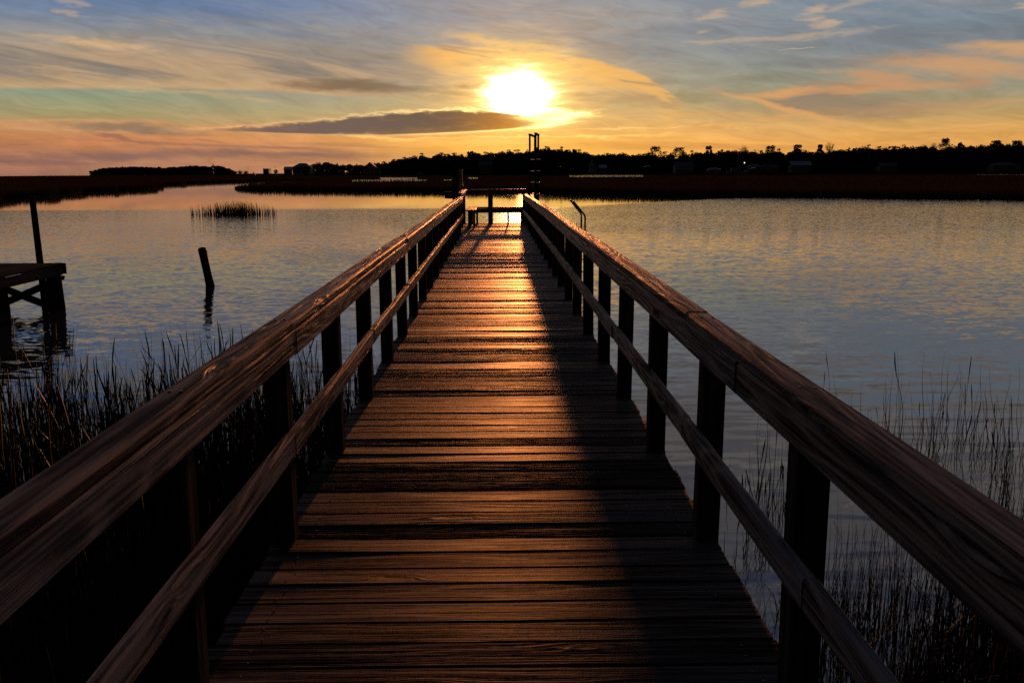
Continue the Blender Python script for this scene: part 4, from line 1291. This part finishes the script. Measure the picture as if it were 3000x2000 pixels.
def canopy_dock(px0, px1, ytop, d, label, mat='metal_roof'):
    a, b = at_y(px0, ytop, d), at_y(px1, ytop, d)
    e = empty('boat_shelter', ((a.x + b.x) / 2, d, 0), label, 'boat shelter')
    w = b.x - a.x; c = (a.x + b.x) / 2
    for s in (-1, 1):
        MB().plank((c + s * w * 0.26, d - 3, a.z - 0.3), (c + s * w * 0.26, d + 3, a.z - 0.3), w * 0.56, 0.12, (1, 0, -s * 0.22), 0.5).build('roof', mat, e)
        for y in (-2.6, 2.6):
            MB().plank((c + s * w * 0.4, d + y, -0.8), (c + s * w * 0.4, d + y, a.z - 0.5), 0.25, 0.25, (1, 0, 0)).build('post', 'pile', e)
    MB().plank((c - w * 0.45, d, 0.9), (c + w * 0.45, d, 0.9), 5.4, 0.15, (0, 1, 0)).build('platform', 'old_dock', e)
canopy_dock(1672, 1692, 493, 690, 'small boat shelter with pale roof behind the far pool')
canopy_dock(1886, 1920, 486, 690, 'boat shelter with sloped white roof below the broad twin-headed pine')
canopy_dock(2198, 2226, 491, 668, 'low boat shelter with thin pale roof in front of the grey house')

# white trawler with two raised outriggers and a lamp
D_ = 664
ta, tb = at_y(2128, 500, D_), at_y(2192, 500, D_)
tw = empty('trawler', ((ta.x + tb.x) / 2, D_, 0), 'white shrimp trawler with raised outriggers and a bright lamp on its rigging', 'boat')
L = tb.x - ta.x
hv, hf = [], []
prof_h = [(0.0, 0.55, 2.0), (0.12, 1.7, 1.75), (0.4, 2.2, 1.5), (0.75, 2.3, 1.5), (1.0, 2.0, 1.7)]
for (t, hw, top_) in prof_h:
    x = ta.x + L * t
    hv += [(x, D_ - hw, top_ + 0.6), (x + (0.5 if t == 0 else 0), D_ - hw * 0.6, -0.3), (x + (0.5 if t == 0 else 0), D_ + hw * 0.6, -0.3), (x, D_ + hw, top_ + 0.6)]
for i in range(4):
    for j in range(4):
        a = i * 4 + j; b = i * 4 + (j + 1) % 4
        hf.append((a, b, b + 4, a + 4))
hf += [(0, 3, 2, 1), (16, 17, 18, 19)]
me = bpy.data.meshes.new('hull'); me.from_pydata([(p[0] - tw.location.x, p[1] - D_, p[2]) for p in hv], [], hf); me.materials.append(M['white_paint'])
o = bpy.data.objects.new('hull', me); C.objects.link(o); o.parent = tw
cb = MB().box((ta.x + L * 0.34, D_, 3.4), (L * 0.26, 2.6, 2.3), 0, 0.5, 0.05).build('cabin', 'white_paint', tw)
for k in range(3):
    MB().box((ta.x + L * (0.26 + 0.08 * k), D_ - 1.33, 3.7), (0.8, 0.06, 0.7), 0, 0.5).build('window', 'window_glass', cb)
MB().box((ta.x + L * 0.33, D_, 4.75), (L * 0.16, 2.2, 0.25), 0, 0.5).build('cabin_roof', 'white_paint', tw)
mtop = at_y(2164, 446, D_).z
for x2 in (2162.5, 2167.5):
    p = at_y(x2, 480, D_)
    MB().tube([(p.x + (0.3 if x2 > 2165 else -0.3), D_, 2.2), (p.x, D_, mtop)], [0.14, 0.09], 6).build('outrigger', 'white_paint', tw)
gp = at_y(2181, 477, D_)
for dx2 in (-3.2, 1.6):
    MB().tube([(gp.x + dx2, D_ + 0.3, 2.1), (gp.x, D_ + 0.3, gp.z)], 0.10, 6).build('gantry_leg', 'white_paint', tw)
MB().tube([(gp.x, D_ + 0.3, gp.z), (ta.x + L * 0.5, D_, 4.0)], 0.05, 5).build('stay', 'steel', tw)
m, q, out = new_mat('lamp_glow')
em = q.node('ShaderNodeEmission'); em.inputs[0].default_value = (1, 0.95, 0.85, 1); em.inputs[1].default_value = 3.0
q.nt.links.new(em.outputs[0], out.inputs[0]); M['lamp'] = m
MB().tube([(gp.x, D_ - 0.1, gp.z - 0.3), (gp.x, D_ - 0.1, gp.z - 0.1), (gp.x, D_ - 0.1, gp.z + 0.15), (gp.x, D_ - 0.1, gp.z + 0.3)], [0.15, 0.34, 0.34, 0.15], 10).build('lamp', 'lamp', tw)

def boat(px0, px1, ydeck, d, label, cover=False, h=2.2):
    a, b = at_y(px0, 500, d), at_y(px1, 500, d)
    L_ = b.x - a.x; c = (a.x + b.x) / 2
    e = empty('motor_boat', (c, d, 0), label, 'boat')
    q_ = MB()
    pr = [(0.0, 0.25), (0.15, 0.9), (0.5, 1.2), (1.0, 1.1)]
    vv, ff = [], []
    for t, hw in pr:
        x = a.x + L_ * t
        vv += [(x, d - hw, 1.1 + (0.5 if t < .1 else 0)), (x, d - hw * .5, -.25), (x, d + hw * .5, -.25), (x, d + hw, 1.1 + (0.5 if t < .1 else 0))]
    for i in range(3):
        for j in range(4):
            A_ = i * 4 + j; B_ = i * 4 + (j + 1) % 4
            ff.append((A_, B_, B_ + 4, A_ + 4))
    ff += [(0, 3, 2, 1), (12, 13, 14, 15)]
    me_ = bpy.data.meshes.new('hull'); me_.from_pydata([(p[0] - c, p[1] - d, p[2]) for p in vv], [], ff); me_.materials.append(M['white_paint'])
    o2 = bpy.data.objects.new('hull', me_); C.objects.link(o2); o2.parent = e
    if cover:
        pts = [(a.x + L_ * 0.12, d, h * 0.8), (a.x + L_ * 0.3, d, h * 0.95), (a.x + L_ * 0.7, d, h), (a.x + L_ * 0.97, d, h * 0.85)]
        MB().tube(pts, [0.9, 1.5, 1.55, 1.2], 12).build('cover', 'white_paint', e, smooth=True)
    else:
        cbn = MB().box((a.x + L_ * 0.55, d, 1.9), (L_ * 0.35, 1.6, 1.5), 0, 0.5, 0.05).build('cabin', 'white_paint', e)
        MB().box((a.x + L_ * 0.55, d - 0.83, 2.1), (L_ * 0.28, 0.05, 0.6), 0, 0.5).build('window', 'window_glass', cbn)
boat(2066, 2112, 490, 676, 'long white covered boat moored left of the trawler', True, 3.2)
boat(868, 888, 504, 760, 'white motor boat moored in front of the large hip-roofed house')
boat(736, 748, 508, 900, 'small white motor boat left of the square block building')
boat(1222, 1240, 500, 740, 'small pale motor boat at the foot of the wood left of the tall post')

# flagpole, palms, lamp posts on the distant flat shore
p = at_y(623, 478, 1000)
fp = empty('flagpole', (p.x, 1000, 0), 'tall flagpole with hanging flag above the low distant wood', 'flagpole')
MB().tube([(p.x, 1000, 0), (p.x, 1000, p.z)], [0.22, 0.12], 8).build('pole', 'white_paint', fp)
MB().poly([(p.x + 0.1, 1000, p.z - 0.2), (p.x + 0.6, 1000.3, p.z - 1.2), (p.x + 1.4, 1000.1, p.z - 3.6), (p.x + 0.9, 1000, p.z - 4.2), (p.x + 0.1, 1000, p.z - 3.0)]).build('flag', 'flag', fp)
def palm(px, py, label, d=940, r_=1.9):
    t = at_y(px, py, d)
    e = empty('palm_tree', (t.x, d, 0), label, 'palm', 'palms on the distant shore')
    MB().tube([(t.x, d, 0), (t.x + 0.1, d, t.z - r_)], [0.32, 0.24], 7).build('trunk', 'bark', e)
    o = np_mesh('crown', clumps([(t.x, d, t.z - r_)], [(r_ * 1.3, r_ * 1.3, r_)], 120, 0.9, 0.25) - np.array([t.x, d, 0]), 4, 'palm')
    o.parent = e
palm(678, 500, 'palm at the right end of the low distant wood')
palm(703, 499, 'palm standing between its two fellows on the distant flat shore')
palm(720, 500, 'palm nearest the left lamp post on the distant shore')
palm(808, 497, 'palm between the square block building and the hip-roofed house')
palm(842, 499, 'palm close to the pale low house', 800, 1.6)
def lamp_post(px, py, label, d=930):
    t = at_y(px, py, d)
    e = empty('lamp_post', (t.x, d, 0), label, 'lamp post', 'lamp posts on the distant shore')
    MB().tube([(t.x, d, 0), (t.x, d, t.z)], [0.16, 0.10], 6).build('pole', 'dark_metal', e)
    MB().box((t.x + 0.4, d, t.z), (1.0, 0.3, 0.2), 0, 0.5).build('lamp_head', 'dark_metal', e)
lamp_post(726, 489, 'thin lamp post left of the square block building')
lamp_post(806, 488, 'thin lamp post right of the square block building')
for (x0, x1) in ((2933, 2938), (2941, 2946)):
    pass

# distant flat shore between the two woods
sv = [at_y(660, 505, 1000), at_y(1120, 505, 850)]
fs = MB().plank((sv[0].x - 30, 1000, 0.6), (sv[1].x + 40, 870, 0.6), 60, 1.6, None, 0.5, 8, 0.1)
o = fs.build('shore', 'soil'); tag(o, kind='structure')

# ------------------------------------------------------------------ render settings
scene.render.engine = 'CYCLES'
scene.view_settings.view_transform = 'Standard'
scene.view_settings.look = 'None'
scene.view_settings.exposure = 0
scene.view_settings.gamma = 1
scene.cycles.max_bounces = 6
scene.cycles.diffuse_bounces = 2
scene.cycles.glossy_bounces = 3
scene.cycles.sample_clamp_indirect = 3.0
scene.cycles.sample_clamp_direct = 12.0
scene.cycles.use_denoising = False
scene.cycles.use_adaptive_sampling = True
scene.cycles.adaptive_threshold = 0.01
